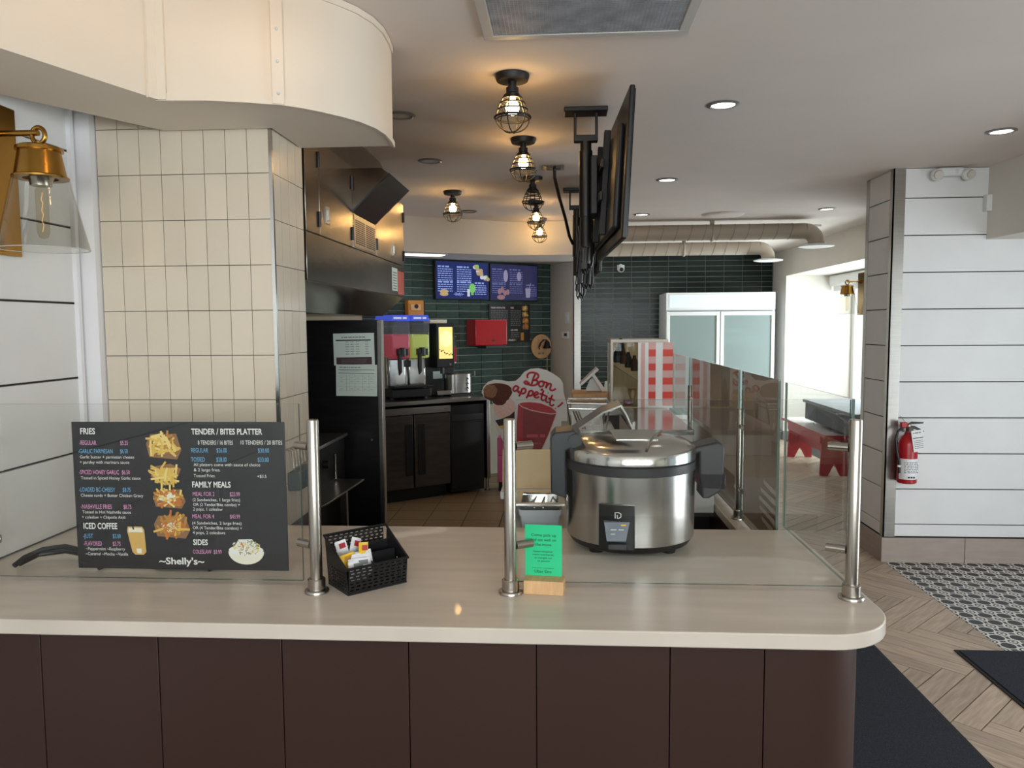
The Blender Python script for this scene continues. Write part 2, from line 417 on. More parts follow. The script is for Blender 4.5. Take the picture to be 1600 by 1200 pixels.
# kitchen left wall and angled wall
struct(MB().box(-2.6, -2.5, 2.5, 7.0, 0, C).box(-2.6, -1.75, 2.5, 2.6, 0, C).build('wall_kitchen', M_white))
W0 = Vector((-1.99, 7.18)); WU = Vector((.8, .6)); WN = Vector((.6, -.8)); WA = 36.87
def wpt(s, off, z): p = W0+WU*s+WN*off; return (p.x, p.y, z)
wa = bpy.data.objects.new
def wall_local(mb_fn, name, m, s, off, z, **k):
    mb = MB(); mb_fn(mb); o = mb.build(name, m, **k); o.location = wpt(s, off, z); o.rotation_euler = (0, 0, R(WA)); return o
wang = struct(wall_local(lambda b: b.box(-.9, 2.36, 0, .15, 0, C), 'wall_angled', M_groutl, 0, -.009, 0), 'angled kitchen wall of glossy dark green stacked tiles')
gt = MB().box(-.130, .130, -.009, 0, -.0358, .0358).build('wall_tile', M_green2, wang, bevel=.0015); first = True
for i in range(9):
    for j in range(20):
        s, z = .30+i*.265-.06, 2.245-j*.0765
        sx = 1
        x0, x1 = s-.131, min(s+.131, 2.355)
        if x1-x0 < .03: continue
        sx = (x1-x0)/.262
        rot = (R(random.uniform(-.3, .3)), 0, R(random.uniform(-.25, .25)))
        if first: gt.location = ((x0+x1)/2, 0, z); first = False
        else: inst(gt.data, 'wall_tile', wang, ((x0+x1)/2, 0, z), rot, (sx, 1, 1))
struct(MB().prism([(-.12, 8.585), (.138, 8.236), (.21, 8.29), (.21, 11.35), (-.2, 11.35)], 0, C).build('wall_stub', M_white), 'narrow plain wall between the two green tiled walls')
struct(MB().prism([(.128, 8.232), (.140, 8.222), (.206, 8.270), (.19, 8.292)], .3, 2.3).build('trim_3', M_steel), 'steel corner guard on the narrow wall')
# back wall with green tiles
wb = struct(MB().box(.2, 4.4, 11.308, 11.5, 0, C).build('wall_back', M_groutl), 'back wall of dark green stacked tiles behind the display fridge')
g2 = MB().box(-.1298, .1298, -.009, 0, -.0354, .0354).build('wall_tile', M_green, wb, bevel=.0015); first = True
for i in range(11):
    for j in range(26):
        x, z = .36+i*.2655, 2.548-j*.0765
        x1 = min(x+.1305, 3.04); sx = (x1-x+.1305)/.261
        if sx < .1: continue
        xc = (x-.1305+x1)/2
        rot = (R(random.uniform(-.3, .3)), 0, R(random.uniform(-.25, .25)))
        if first: g2.location = (xc, 11.308, z); first = False
        else: inst(g2.data, 'wall_tile', wb, (xc, 11.308, z), rot, (sx, 1, 1))
# soffit over the kitchen back counter
struct(MB().prism([(-2.48, 6.30), (-1.408, 6.902), (-.53, 7.39), (.135, 7.42), (.135, 8.22), (-.12, 8.57), (-2.48, 6.80)], 2.27, C).build('trim_4', M_white), 'beige dropped soffit above the kitchen back counter')
# right hand wall with window bay
wr = struct(MB().box(3.05, 3.2, 5.6, 11.3, 2.24, C).box(3.05, 3.2, 10.66, 11.3, 0, 2.24).box(3.05, 3.2, 5.6, 7.25, 0, 2.24)
            .box(3.2, 4.2, 10.66, 10.8, 0, 2.36).box(3.2, 4.2, 7.1, 7.25, 0, 2.36).box(3.2, 4.2, 7.1, 10.8, 2.24, 2.36).build('wall_right', M_white), 'beige wall with a bright window bay at the far right')
struct(MB().box(3.0, 3.05, 10.66, 11.3, 0, .12).box(3.04, 3.95, 10.62, 10.66, 0, .12).build('baseboard_right', mat('grey_skirting', (120, 122, 124), .5)))
w1 = struct(MB().box(3.93, 4.03, 7.25, 10.66, 0, .5).box(3.93, 4.03, 7.25, 10.66, 2.1, 2.24).box(3.93, 4.03, 10.56, 10.66, .5, 2.1).box(3.93, 4.03, 8.9, 8.98, .5, 2.1).box(3.93, 4.03, 7.25, 7.33, .5, 2.1).build('window_1', M_whitep, bevel=.004), 'white framed window of the bay')
MB().box(3.975, 3.983, 8.98, 10.56, .5, 2.1).build('pane', M_winglass, w1); MB().box(3.975, 3.983, 7.33, 8.9, .5, 2.1).build('pane', M_winglass, w1)
bl = thing('roller_blind', 'white roller blind cassette across the top of the bay window', 'blind', (3.7, 9.0, 2.08))
MB().box(3.6, 3.78, 7.4, 10.62, 2.09, 2.235).build('cassette', M_whitep, bl, bevel=.03, seg=3); MB().box(3.66, 3.68, 7.45, 10.6, 2.02, 2.10).build('blind_cloth', M_whitep, bl)
# pillar with shiplap
wp = struct(MB().box(2.168, 4.4, 5.188, 5.6, 0, C).build('wall_pillar', M_groove), 'white shiplap wall by the entrance')
zz = [.17, .254, .4925, .731, .9695, 1.208, 1.4465, 1.685, 1.9235, 2.162, 2.4005, C]
for a, b in zip(zz[:-1], zz[1:]):
    MB().box(2.222, 4.3, 5.172, 5.188, a+.003, b-.003).build('shiplap_plank', M_ship, wp, bevel=.002)
    MB().box(2.152, 2.168, 5.2, 5.575, a+.003, b-.003).build('shiplap_plank', M_ship, wp, bevel=.002)
struct(MB().box(2.146, 2.222, 5.166, 5.174, .17, C).box(2.146, 2.154, 5.166, 5.215, .17, C).build('trim_5', M_steel), 'brushed steel corner guard on the near pillar edge')
struct(MB().box(2.146, 2.154, 5.56, 5.606, .17, C).build('trim_6', M_steel), 'brushed steel corner guard on the far pillar edge')
bb = struct(MB().box(2.15, 4.3, 5.165, 5.188, 0, .165).build('baseboard_pillar', M_groove), 'grey tile skirting below the shiplap wall')
for x0, x1 in ((2.136, 2.672), (2.676, 3.27), (3.274, 3.87)): MB().box(x0, x1, 5.155, 5.166, 0, .165).build('skirting_tile', M_basetile, bb, bevel=.001)
MB().box(2.136, 2.15, 5.166, 5.6, 0, .165).build('skirting_tile', M_basetile, bb, bevel=.001)
# entrance bulkhead + storefronts out of view
struct(MB().box(2.74, 4.3, -2.6, 5.172, 2.13, C).build('trim_7', M_white), 'beige bulkhead above the entrance at the right')
struct(MB().box(3.95, 4.1, -2.6, 5.17, 0, .2).box(3.95, 4.1, -2.6, .2, .2, 2.13).box(3.95, 4.1, 4.75, 5.17, .2, 2.13).build('wall_entrance', M_white))
w3 = struct(MB().box(3.98, 4.06, .2, 4.75, .2, .28).box(3.98, 4.06, .2, 4.75, 2.05, 2.13).box(3.98, 4.06, .2, .28, .28, 2.05).box(3.98, 4.06, 4.67, 4.75, .28, 2.05).box(3.98, 4.06, 2.4, 2.48, .28, 2.05).build('window_3', M_blackm))
MB().box(4.015, 4.021, .28, 2.4, .28, 2.05).build('pane', M_winglass, w3); MB().box(4.015, 4.021, 2.48, 4.67, .28, 2.05).build('pane', M_winglass, w3)
struct(MB().box(-1.75, 4.1, -2.7, -2.55, 0, 1.1).box(-1.75, 4.1, -2.7, -2.55, 2.4, C).box(-1.75, -1.2, -2.7, -2.55, 1.1, 2.4).box(3.2, 4.1, -2.7, -2.55, 1.1, 2.4).build('wall_front', M_white))
w2 = struct(MB().box(-1.2, 3.2, -2.66, -2.58, 1.1, 1.17).box(-1.2, 3.2, -2.66, -2.58, 2.33, 2.4).box(-1.2, -1.12, -2.66, -2.58, 1.17, 2.33).box(3.12, 3.2, -2.66, -2.58, 1.17, 2.33).box(.96, 1.04, -2.66, -2.58, 1.17, 2.33).build('window_2', M_blackm))
MB().box(-1.12, .96, -2.625, -2.618, 1.17, 2.33).build('pane', M_winglass, w2); MB().box(1.04, 3.12, -2.625, -2.618, 1.17, 2.33).build('pane', M_winglass, w2)

# ================================================================ OVERHEAD DUCT (white elbow, upper left)
ZB = 2.245
fr = [(-1.605, .9), (-1.29, 1.735), (-1.142, 2.149), (-1.007, 2.160), (-.908, 2.185), (-.808, 2.223), (-.765, 2.255), (-.72, 2.30), (-.672, 2.36), (-.635, 2.419), (-.605, 2.50), (-.592, 2.585), (-.594, 2.68), (-.602, 2.768)]
inn = [(-.94, 2.768), (-.94, 2.488), (-1.30, 2.488), (-1.605, 1.96)]
dt = thing('air_duct', 'large white boxed air duct curving under the ceiling above the tiled column', 'duct', (-1.1, 2.2, ZB))
MB().prism(fr+inn, ZB, C-.002).build('duct_body', M_duct, dt)
def offs(pts, d):
    out = []
    for i, p in enumerate(pts):
        a = Vector(pts[max(i-1, 0)]); b = Vector(pts[min(i+1, len(pts)-1)]); t = (b-a).normalized(); out.append((p[0]+t.y*d, p[1]-t.x*d))
    return out
lip = fr[2:]
MB().prism(offs(lip, .007)+lip[::-1], ZB-.006, ZB+.014).build('bottom_flange', M_duct, dt)
MB().prism(offs(lip, .006)+lip[::-1], C-.022, C-.002).build('top_flange', M_duct, dt)
for (a, b) in (((-1.155, 2.117), (-1.142, 2.149)), ((-1.142, 2.149), (-1.112, 2.152)), ((-.832, 2.213), (-.802, 2.227))):
    t = (Vector(b)-Vector(a)).normalized(); n = Vector((t.y, -t.x))*.012
    st = MB().prism([a, b, (b[0]+n.x, b[1]+n.y), (a[0]+n.x, a[1]+n.y)], ZB-.004, C-.002).build('strap', M_duct, dt)
    if a[0] > -.9:
        for z in (2.27, 2.36, 2.45, 2.56): MB().sphere(((a[0]+b[0])/2+n.x, (a[1]+b[1])/2+n.y, z), .005, n=8, k=5).build('screw', M_greyp, st)
# ================================================================ CEILING FIXTURES
cv = thing('ceiling_vent', 'rectangular egg-crate return air grille in the ceiling above the counter', 'vent', (.08, 2.45, C))
vx0, vx1, vy0, vy1 = -.262, .43, 2.12, 2.70
MB().box(vx0, vx1, vy1-.035, vy1, C-.014, C-.001).box(vx0, vx1, vy0, vy0+.035, C-.014, C-.001).box(vx0, vx0+.035, vy0+.035, vy1-.035, C-.014, C-.001).box(vx1-.035, vx1, vy0+.035, vy1-.035, C-.014, C-.001).build('frame', mat('vent_frame_grey', (196, 192, 188), .5), cv, bevel=.002)
MB().box(vx0+.03, vx1-.03, vy0+.03, vy1-.03, C-.003, C-.001).build('backing', mat('vent_dark', (96, 98, 104), .8), cv)
g = MB(); x = vx0+.04
while x < vx1-.036: g.box(x, x+.0025, vy0+.035, vy1-.035, C-.011, C-.003); x += .0128
y = vy0+.04
while y < vy1-.036: g.box(vx0+.035, vx1-.035, y, y+.0025, C-.011, C-.003); y += .0128
g.build('grille', mat('vent_grille', (170, 172, 176), .5, noise=(14, .3)), cv, kind='stuff', smooth=False)
# cage lights
def cage_light(lit):
    t = thing('cage_light', '', 'ceiling light', (0, 0, 0), rz=0, group='cage lights along the kitchen ceiling')
    MB().lathe([(.0, 0), (.068, 0), (.068, -.008), (.062, -.022), (.03, -.024), (.0, -.024)], n=28).build('canopy', M_blackm, t)
    MB().lathe([(.0, -.02), (.017, -.024), (.017, -.042), (.025, -.044), (.025, -.062), (.029, -.066), (.029, -.078), (.0, -.078)], n=18).build('socket', M_black, t)
    g = MB()
    def ring(r, z, w): g.tube([(r*math.cos(2*math.pi*i/28), r*math.sin(2*math.pi*i/28), z) for i in range(28)], w, 6, True)
    ring(.038, -.080, .0030); ring(.049, -.098, .0030); ring(.059, -.120, .0030); ring(.0715, -.146, .0042); ring(.064, -.152, .0024)
    for k in range(6):
        a = k*math.pi/3+.3; ca, sa = math.cos(a), math.sin(a)
        g.tube([(r*ca, r*sa, z) for r, z in ((.030, -.068), (.038, -.080), (.049, -.098), (.059, -.120), (.066, -.138), (.070, -.147))], .0028, 5)
    for k in range(3):
        a = k*math.pi/3+.3; ca, sa = math.cos(a), math.sin(a)
        g.tube([(.069*math.cos(t_)*ca, .069*math.cos(t_)*sa, -.148-.05*math.sin(t_)) for t_ in [math.pi*i/12 for i in range(13)]], .0026, 5)
    g.build('cage', M_blackm, t)
    if lit: MB().lathe([(0, -.076), (.012, -.078), (.013, -.086), (.024, -.10), (.0275, -.112), (.024, -.126), (.012, -.137), (0, -.140)], n=18).build('bulb', M_bulb, t, label='glowing warm round bulb')
    t.scale = (1, 1, 1.13)
    return t
cl = cage_light(True); cl.location = (-.192, 3.11, C); cl['label'] = 'largest and nearest black cage light, lit, just below the ceiling vent'
dup(cl, (-.2, 4.15, C), 'second lit black cage light in the row, directly behind the largest one')
un = cage_light(False); un.location = (-.19, 5.22, C); un['label'] = 'unlit black cage light without a bulb in the middle of the row'
dup(cl, (-.2, 6.25, C), 'lit cage light directly behind the unlit cage light')
dup(cl, (-.2, 7.22, C), 'smallest and farthest lit cage light of the row, against the soffit')
dup(cl, (-.8, 5.70, C), 'lone lit cage light left of the row, beside the steel hood')
dup(cl, (-.70, 1.72, C), 'lit cage light above the counter nearest the white duct')
# recessed downlights
def downlight(m):
    t = thing('downlight', '', 'ceiling light', (0, 0, 0), rz=0, group='recessed ceiling downlights')
    MB().lathe([(.056, -.0005), (.072, -.001), (.074, -.004), (.058, -.009), (.052, -.004)], n=26).build('trim_ring', mat('ring_grey', (120, 118, 116), .4), t)
    MB().lathe([(.0, -.0035), (.053, -.0035), (.054, -.001), (0, -.001)][::-1], n=26).build('lens', m, t)
    return t
d1 = downlight(M_down); d1.location = (.735, 3.60, C); d1['label'] = 'lit recessed downlight right of the black television, nearest in its row'
dup(d1, (2.29, 4.22, C), 'lit recessed downlight at the far right of the ceiling, toward the entrance bulkhead')
dup(d1, (.73, 5.40, C), 'lit recessed downlight right of the televisions, second in its row')
dup(d1, (.73, 7.06, C), 'lit recessed downlight right of the televisions, just before the round pipes')
dup(d1, (2.31, 6.90, C), 'lit recessed downlight left of the shiplap pillar, above the pipe elbow')
d2 = downlight(M_offlens); d2.location = (-.755, 3.64, C); d2['label'] = 'unlit recessed downlight beside the curved end of the white duct'
dup(d2, (-.785, 4.64, C), 'unlit recessed downlight between the hood and the second cage light')
dup(d2, (-.80, 6.70, C), 'unlit recessed downlight right of the lone cage light')
rd = thing('round_diffuser', 'round white air diffuser flush on the ceiling before the pipes', 'vent', (1.47, 7.14, C))
MB().lathe([(0, -.014), (.10, -.018), (.175, -.012), (.19, -.001)][::-1], (1.47, 7.14, C), 32).build('plate', M_ceil, rd)
# black televisions on ceiling mounts (seen from behind, edge on)
def tv_mount(y, label, cable):
    t = thing('television_mount', label, 'mount', (.115, y, C), group='ceiling mounts of the televisions')
    x = .115
    MB().box(x-.10, x+.10, y-.055, y+.055, C-.022, C-.001).build('ceiling_plate', M_blackm, t, bevel=.004)
    MB().box(x-.055, x-.043, y-.02, y+.02, C-.13, C-.02).box(x+.043, x+.055, y-.02, y+.02, C-.13, C-.02).box(x-.055, x+.055, y-.022, y+.022, C-.15, C-.12).build('bracket', M_blackm, t, bevel=.003)
    MB().cyl((x, y, C-.15), (x, y, 1.96), .026, n=16).build('pole', M_blackm, t)
    MB().cyl((x, y, 2.10), (x, y, 2.40), .031, n=16).build('pole_sleeve', M_black, t)
    MB().box(x+.02, x+.05, y-.1, y+.1, 2.10, 2.36).build('mount_head', M_blackm, t, bevel=.004)
    return t
def television(y0, y1, xn, xf, label):
    t = thing('television', label, 'television', ((xn+xf)/2, (y0+y1)/2, 1.94), group='black televisions hung from the ceiling')
    L_ = y1-y0; a = math.atan2(xf-xn, L_)
    M = Matrix.Translation((xn, y0, 1.94)) @ Matrix.Rotation(-a, 4, 'Z') @ Matrix.Rotation(R(3), 4, 'Y')
    def b(*q): m = MB(); m.M = M; return m.box(*q)
    b(-.022, 0, 0, L_, 0, .60).build('cabinet', M_black, t, bevel=.006)
    b(0, .004, .012, L_-.012, .012, .588).build('screen', mat('dark_screen', (10, 10, 14), .15), t)
    b(-.05, -.022, .10, L_-.10, .05, .48).build('rear_housing', M_dark, t, bevel=.012)
    for yy in (.36*L_, .64*L_): b(-.078, -.05, yy-.02, yy+.02, .06, .52).build('rail', M_blackm, t, bevel=.003)
    b(-.085, -.062, .30*L_, .70*L_, .17, .21).b if False else None
    b(-.092, -.078, .28*L_, .72*L_, .20, .24).box(-.092, -.078, .28*L_, .72*L_, .34, .38).build('cross_bar', M_blackm, t, bevel=.003)
    return t
tv_mount(3.62, 'black ceiling television mount nearest the camera', True); tv_mount(5.70, 'black ceiling television mount farther back, behind the first pole', True)
television(3.10, 4.25, .262, .215, 'large black television hung edge-on nearest the camera')
television(5.05, 6.20, .262, .215, 'black television hung behind the nearest one, mostly hidden')
rnd = random.Random(3)
for i, (ya, yb) in enumerate(((3.7, 4.5), (5.3, 6.1))):
    cb = MB()
    for k in range(16):
        y = rnd.uniform(ya, yb); x = .14+rnd.uniform(-.03, .02); z1 = rnd.uniform(2.05, 2.3); z2 = rnd.uniform(1.78, 1.96)
        cb.tube([(x, y, z1), (x+.015, y+.02, (z1+z2)/2+.03), (x, y+.03, z2+.02), (x+.01, y+.05, z2), (x+.02, y+.07, z2+.03), (x+.02, y+.09, 2.1)], .007, 5)
    tag(cb.build('cable_bundle', M_black), ('tangle of black cables hanging behind the nearest television', 'tangle of black cables hanging low behind the farther television')[i], 'cables')
jb = thing('junction_box', 'small metal ceiling outlet with a black cable running to the television', 'outlet', (-.05, 4.9, C))
MB().box(-.115, .02, 4.83, 4.97, C-.008, C-.001).build('plate', M_nickel, jb, bevel=.003); MB().box(-.09, -.055, 4.87, 4.93, C-.014, C-.006).box(-.03, .0, 4.87, 4.93, C-.014, C-.006).build('socket', M_dark, jb)
MB().tube([(-.04, 4.9, C-.008), (-.04, 4.92, C-.06), (-.01, 5.1, C-.16), (.03, 5.35, C-.26), (.06, 5.55, C-.36), (.085, 5.66, C-.40)], .011, 8).build('cable', M_black, jb)
# spiral ducts
def pipe(y, x0, x1, r, label, zc):
    t = thing('spiral_duct', label, 'duct', ((x0+x1)/2, y, zc), group='beige spiral ducts under the ceiling')
    m = MB(); m.cyl((x0, y, zc), (x1-.11, y, zc), r, n=24); m.build('pipe', M_pipe, t)
    s_ = MB(); x = x0+.05
    while x < x1-.14: s_.tube([(x+.02*math.sin(2*math.pi*i/24), y+(r+.001)*math.cos(2*math.pi*i/24), zc+(r+.001)*math.sin(2*math.pi*i/24)) for i in range(24)], .0022, 4, True); x += .135
    s_.build('seams', M_pipe2, t, kind='stuff')
    e = MB(); P = []
    for k in range(6):
        a = R(90-k*18); P.append((x1-.11+.11*math.cos(a), y, zc-.11+.11*math.sin(a)))
    e.tube(P+[(x1, y, zc-.135)], r, 24).build('elbow', M_pipe, t)
    for p, q in zip(P[:-1], P[1:]):
        pass
    MB().lathe([(.10, .02), (.165, .004), (.165, -.004), (.12, -.012), (.07, -.002), (0, -.002)][::-1], (x1, y, zc-.145), 28).build('diffuser', M_whitep, t, label='white round diffuser plate')
    xs = x0+.55*(x1-x0)
    MB().tube([(xs, y+(r+.004)*math.cos(2*math.pi*i/24), zc+(r+.004)*math.sin(2*math.pi*i/24)) for i in range(24)], .012, 4, True).box(xs-.02, xs+.02, y-.015, y+.015, zc+r-.01, C-.001).build('hanger_strap', M_pipe, t)
    return t
M_pipe = mat('beige_pipe_paint', (176, 164, 148), .6); M_pipe2 = mat('pipe_seam', (128, 118, 106), .6)
pipe(7.57, .25, 2.44, .076, 'nearer beige spiral duct running along the ceiling, ending in an elbow', 2.478)
pipe(9.2, .25, 2.42, .076, 'farther beige spiral duct, lower in view, in front of the green tiles', 2.478)
struct(MB().box(.25, 2.62, 7.98, 8.0, C-.02, C).build('trim_8', M_whitep), 'thin white strip on the ceiling behind the nearer pipe')
dc = thing('security_camera', 'small white dome camera at the top of the green tiled wall', 'camera', (.86, 11.2, 2.38))
MB().lathe([(0, 0), (.055, 0), (.055, -.03), (.0, -.03)][::-1], (.86, 11.2, 2.45), 18).cyl((.86, 11.2, 2.44), (.86, 11.3, 2.44), .03).build('base', M_whitep, dc)
MB().sphere((.86, 11.19, 2.40), .055).build('housing', M_whitep, dc); MB().sphere((.868, 11.147, 2.385), .03).build('lens', M_black, dc)
def emergency(name_label, loc, s=1):
    t = thing('emergency_light', name_label, 'emergency light', (0, 0, 0), rz=0, group='twin head emergency lights')
    MB().box(-.085, .085, -.055, -.002, -.028, .028).build('battery_case', M_whitep, t, bevel=.018, seg=4)
    MB().rect(.02, .04, -.012, .012, -.0555).rect(-.06, -.052, -.004, .004, -.0555).build('test_switch', M_greyp, t)
    for sx in (-1, 1):
        c = (sx*.095, -.06, -.022); h = MB().sphere(c, .040, .034, .038).cyl((sx*.07, -.04, -.01), c, .012)
        ho = h.build('lamp_head', M_whitep, t)
        MB().cyl((c[0]+sx*.004, -.088, -.026), (c[0]+sx*.006, -.1, -.03), .028, .026).build('lens', M_offlens, ho)
    t.location = loc; return t
em = emergency('white twin head emergency light at the top of the shiplap wall', (2.485, 5.17, 2.556))
dup(em, (3.048, 8.62, 2.545), 'small white twin head emergency light high on the far right wall, left of the pillar', (0, 0, R(90)))
sn = thing('door_sensor', 'small white box sensor on the corner where shiplap meets the bulkhead', 'sensor', (2.74, 5.15, 2.35))
MB().box(2.708, 2.758, 5.12, 5.171, 2.305, 2.41).build('case', M_whitep, sn, bevel=.005); MB().box(2.756, 2.762, 5.13, 5.16, 2.32, 2.40).build('side_clip', M_greyp, sn)
# ================================================================ FRONT COUNTER
def arc(cx, cy, r, a0, a1, n=10): return [(cx+r*math.cos(R(a0+(a1-a0)*i/n)), cy+r*math.sin(R(a0+(a1-a0)*i/n))) for i in range(n+1)]
tp = thing('countertop', 'long pale stone-look countertop with a rounded right front corner', 'countertop', (-.4, 2.0, .905))
out = [(-1.605, 2.45), (-1.605, 1.613)]+arc(.575, 1.775, .162, -90, 0)+[(.737, 2.45)]
MB().prism(out, .905, .94).build('slab', M_top, tp, bevel=.003)
cb = thing('counter_base', 'dark brown panelled front of the counter below the pale top', 'counter', (-.4, 2.0, 0))
MB().prism([(-1.60, 2.42), (-1.60, 1.677)]+arc(.53, 1.815, .138, -90, 0)+[(.668, 2.42)], .0, .904).build('core', M_groove, cb)
sx = [-1.60, -1.215, -.931, -.639, -.346, -.057, .239, .444]
for a, b in zip(sx[:-1], sx[1:]): MB().box(a+.0012, b-.0012, 1.655, 1.675, .02, .904).build('front_panel', M_brown, cb, bevel=.0012)
po = [(.4452, 1.655)]+arc(.53, 1.815, .160, -90, -2)
pi2 = arc(.53, 1.815, .140, -2, -90)+[(.4452, 1.675)]
MB().prism(po+pi2, .02, .904).build('curved_corner_panel', M_brown, cb)
MB().box(.67, .69, 1.815, 2.42, .02, .904).build('side_panel', M_brown, cb, bevel=.0012)
# lower side counter
sl = thing('side_ledge', 'narrow lower stone-look ledge running back under the side glass', 'countertop', (.7, 3.9, .80))
MB().box(.648, .748, 2.452, 5.75, .803, .838).build('slab', M_top, sl, bevel=.003)
sb = thing('side_counter_base', 'brown panelled base of the lower side ledge', 'counter', (.7, 3.9, 0))
for i in range(4): MB().box(.655, .735, 2.425+i*.832, 2.425+i*.832+.829, 0, .802).build('panel', M_brown, sb, bevel=.0012)
# ---------------------------------------------------------------- glass guards
def post(loc, label, clamps, z=0):
    t = thing('glass_post', label, 'post', (0, 0, 0), rz=0, group='brushed steel glass posts')
    MB().lathe([(0, 0), (.030, 0), (.030, .006), (.0285, .008), (.0215, .009), (.0215, .034), (.0195, .036), (.0, .036)], n=28).build('flange', M_nickel, t)
    MB().lathe([(0, .036), (.0150, .036), (.0150, .430), (.0138, .433), (0, .433)], n=24).build('pole', M_nickel, t)
    for dx, dy in clamps:
        for zz in (.118, .365):
            c = MB().cyl((dx*.013, dy*.013, zz), (dx*.052, dy*.052, zz), .0105, n=18)
            c.build('glass_clamp', M_nickel, t)
    t.location = loc; return t
post((-.609, 1.822, .94), 'brushed steel glass post between the menu board and the black basket', [(-1, .55)])
post((-.126, 1.836, .94), 'brushed steel glass post left of the green card on the counter', [(1, .6)])
post((.693, 1.835, .94), 'brushed steel glass post on the rounded counter corner', [(-1, .55)])
post((-1.50, 1.822, .94), 'brushed steel glass post at the left end of the counter by the wall', [(1, .55)])
post((.693, 2.99, .838), 'first glass post on the lower side ledge, behind the rice cooker', [(0, -1), (0, 1)])
post((.693, 4.14, .838), 'second glass post on the lower side ledge, next to the red gingham panel', [(0, -1), (0, 1)])
post((.693, 5.30, .838), 'farthest glass post on the lower side ledge, behind the red gingham panel', [(0, -1), (0, 1)])
def guard(x0, x1, y0, y1, z0, z1, label):
    t = thing('glass_guard', label, 'glass', ((x0+x1)/2, (y0+y1)/2, z0), group='glass guards of the counter')
    m = MB().box(x0, x1, y0, y1, z0, z1); m.m = [0]*6
    thinx = (x1-x0) < (y1-y0)
    m.m = [1, 1]+([1, 0, 1, 0] if thinx else [0, 1, 0, 1])
    m.build('sheet', [M_pane, M_edge], t, smooth=False); return t
guard(-1.60, -.66, 1.870, 1.878, .951, 1.406, 'clear glass pane in front of the black menu board')
guard(-.112, .700, 1.886, 1.894, .951, 1.414, 'clear glass pane in front of the rice cooker')
guard(.706, .714, 1.90, 2.455, .951, 1.414, 'clear side glass pane above the right end of the counter')
g1_ = guard(.689, .697, 2.47, 2.958, .85, 1.42, 'side glass pane just before the first post of the lower ledge')
g2_ = guard(.689, .697, 3.022, 4.108, .85, 1.42, 'side glass pane between the first and second ledge posts')
guard(.689, .697, 4.172, 5.26, .85, 1.42, 'farthest side glass pane, beside the gingham panel')
for g_, y0, y1, ov in ((g1_, 2.472, 2.956, ((2.74, 1.21, .05, .17, M_film2, 'oval_print'),)), (g2_, 3.024, 4.106, ((3.30, 1.22, .07, .15, M_film2, 'oval_print'), (3.62, 1.25, .05, .16, M_film4, 'oval_print')))):
    MB().box(.6972, .6978, y0, y1, .851, 1.419).build('vinyl_film', M_film, g_)
    for yc, zc, ry, rz_, mm, nm in ov: MB().poly([(.6970, yc+ry*math.cos(2*math.pi*i/28), zc+rz_*math.sin(2*math.pi*i/28)) for i in range(28)]).build(nm, mm, g_)
cone = MB()
for k in range(6):
    za = .87+k*.033; yw = .05+.16*math.sin(math.pi*(k+1.2)/8); cone.add([(.6969, 2.50, za), (.6969, 2.50+yw, za+.012), (.6969, 2.50+yw, za+.026), (.6969, 2.50, za+.018)], [(0, 1, 2, 3)])
cone.build('striped_print', M_film3, g1_, kind='stuff')
wcl = MB().cyl((-1.607, 1.90, 1.05), (-1.56, 1.90, 1.05), .013, n=18).build('glass_wall_clamp', M_blackm)
tag(wcl, 'dark round glass clamp on the left shiplap wall', 'clamp')
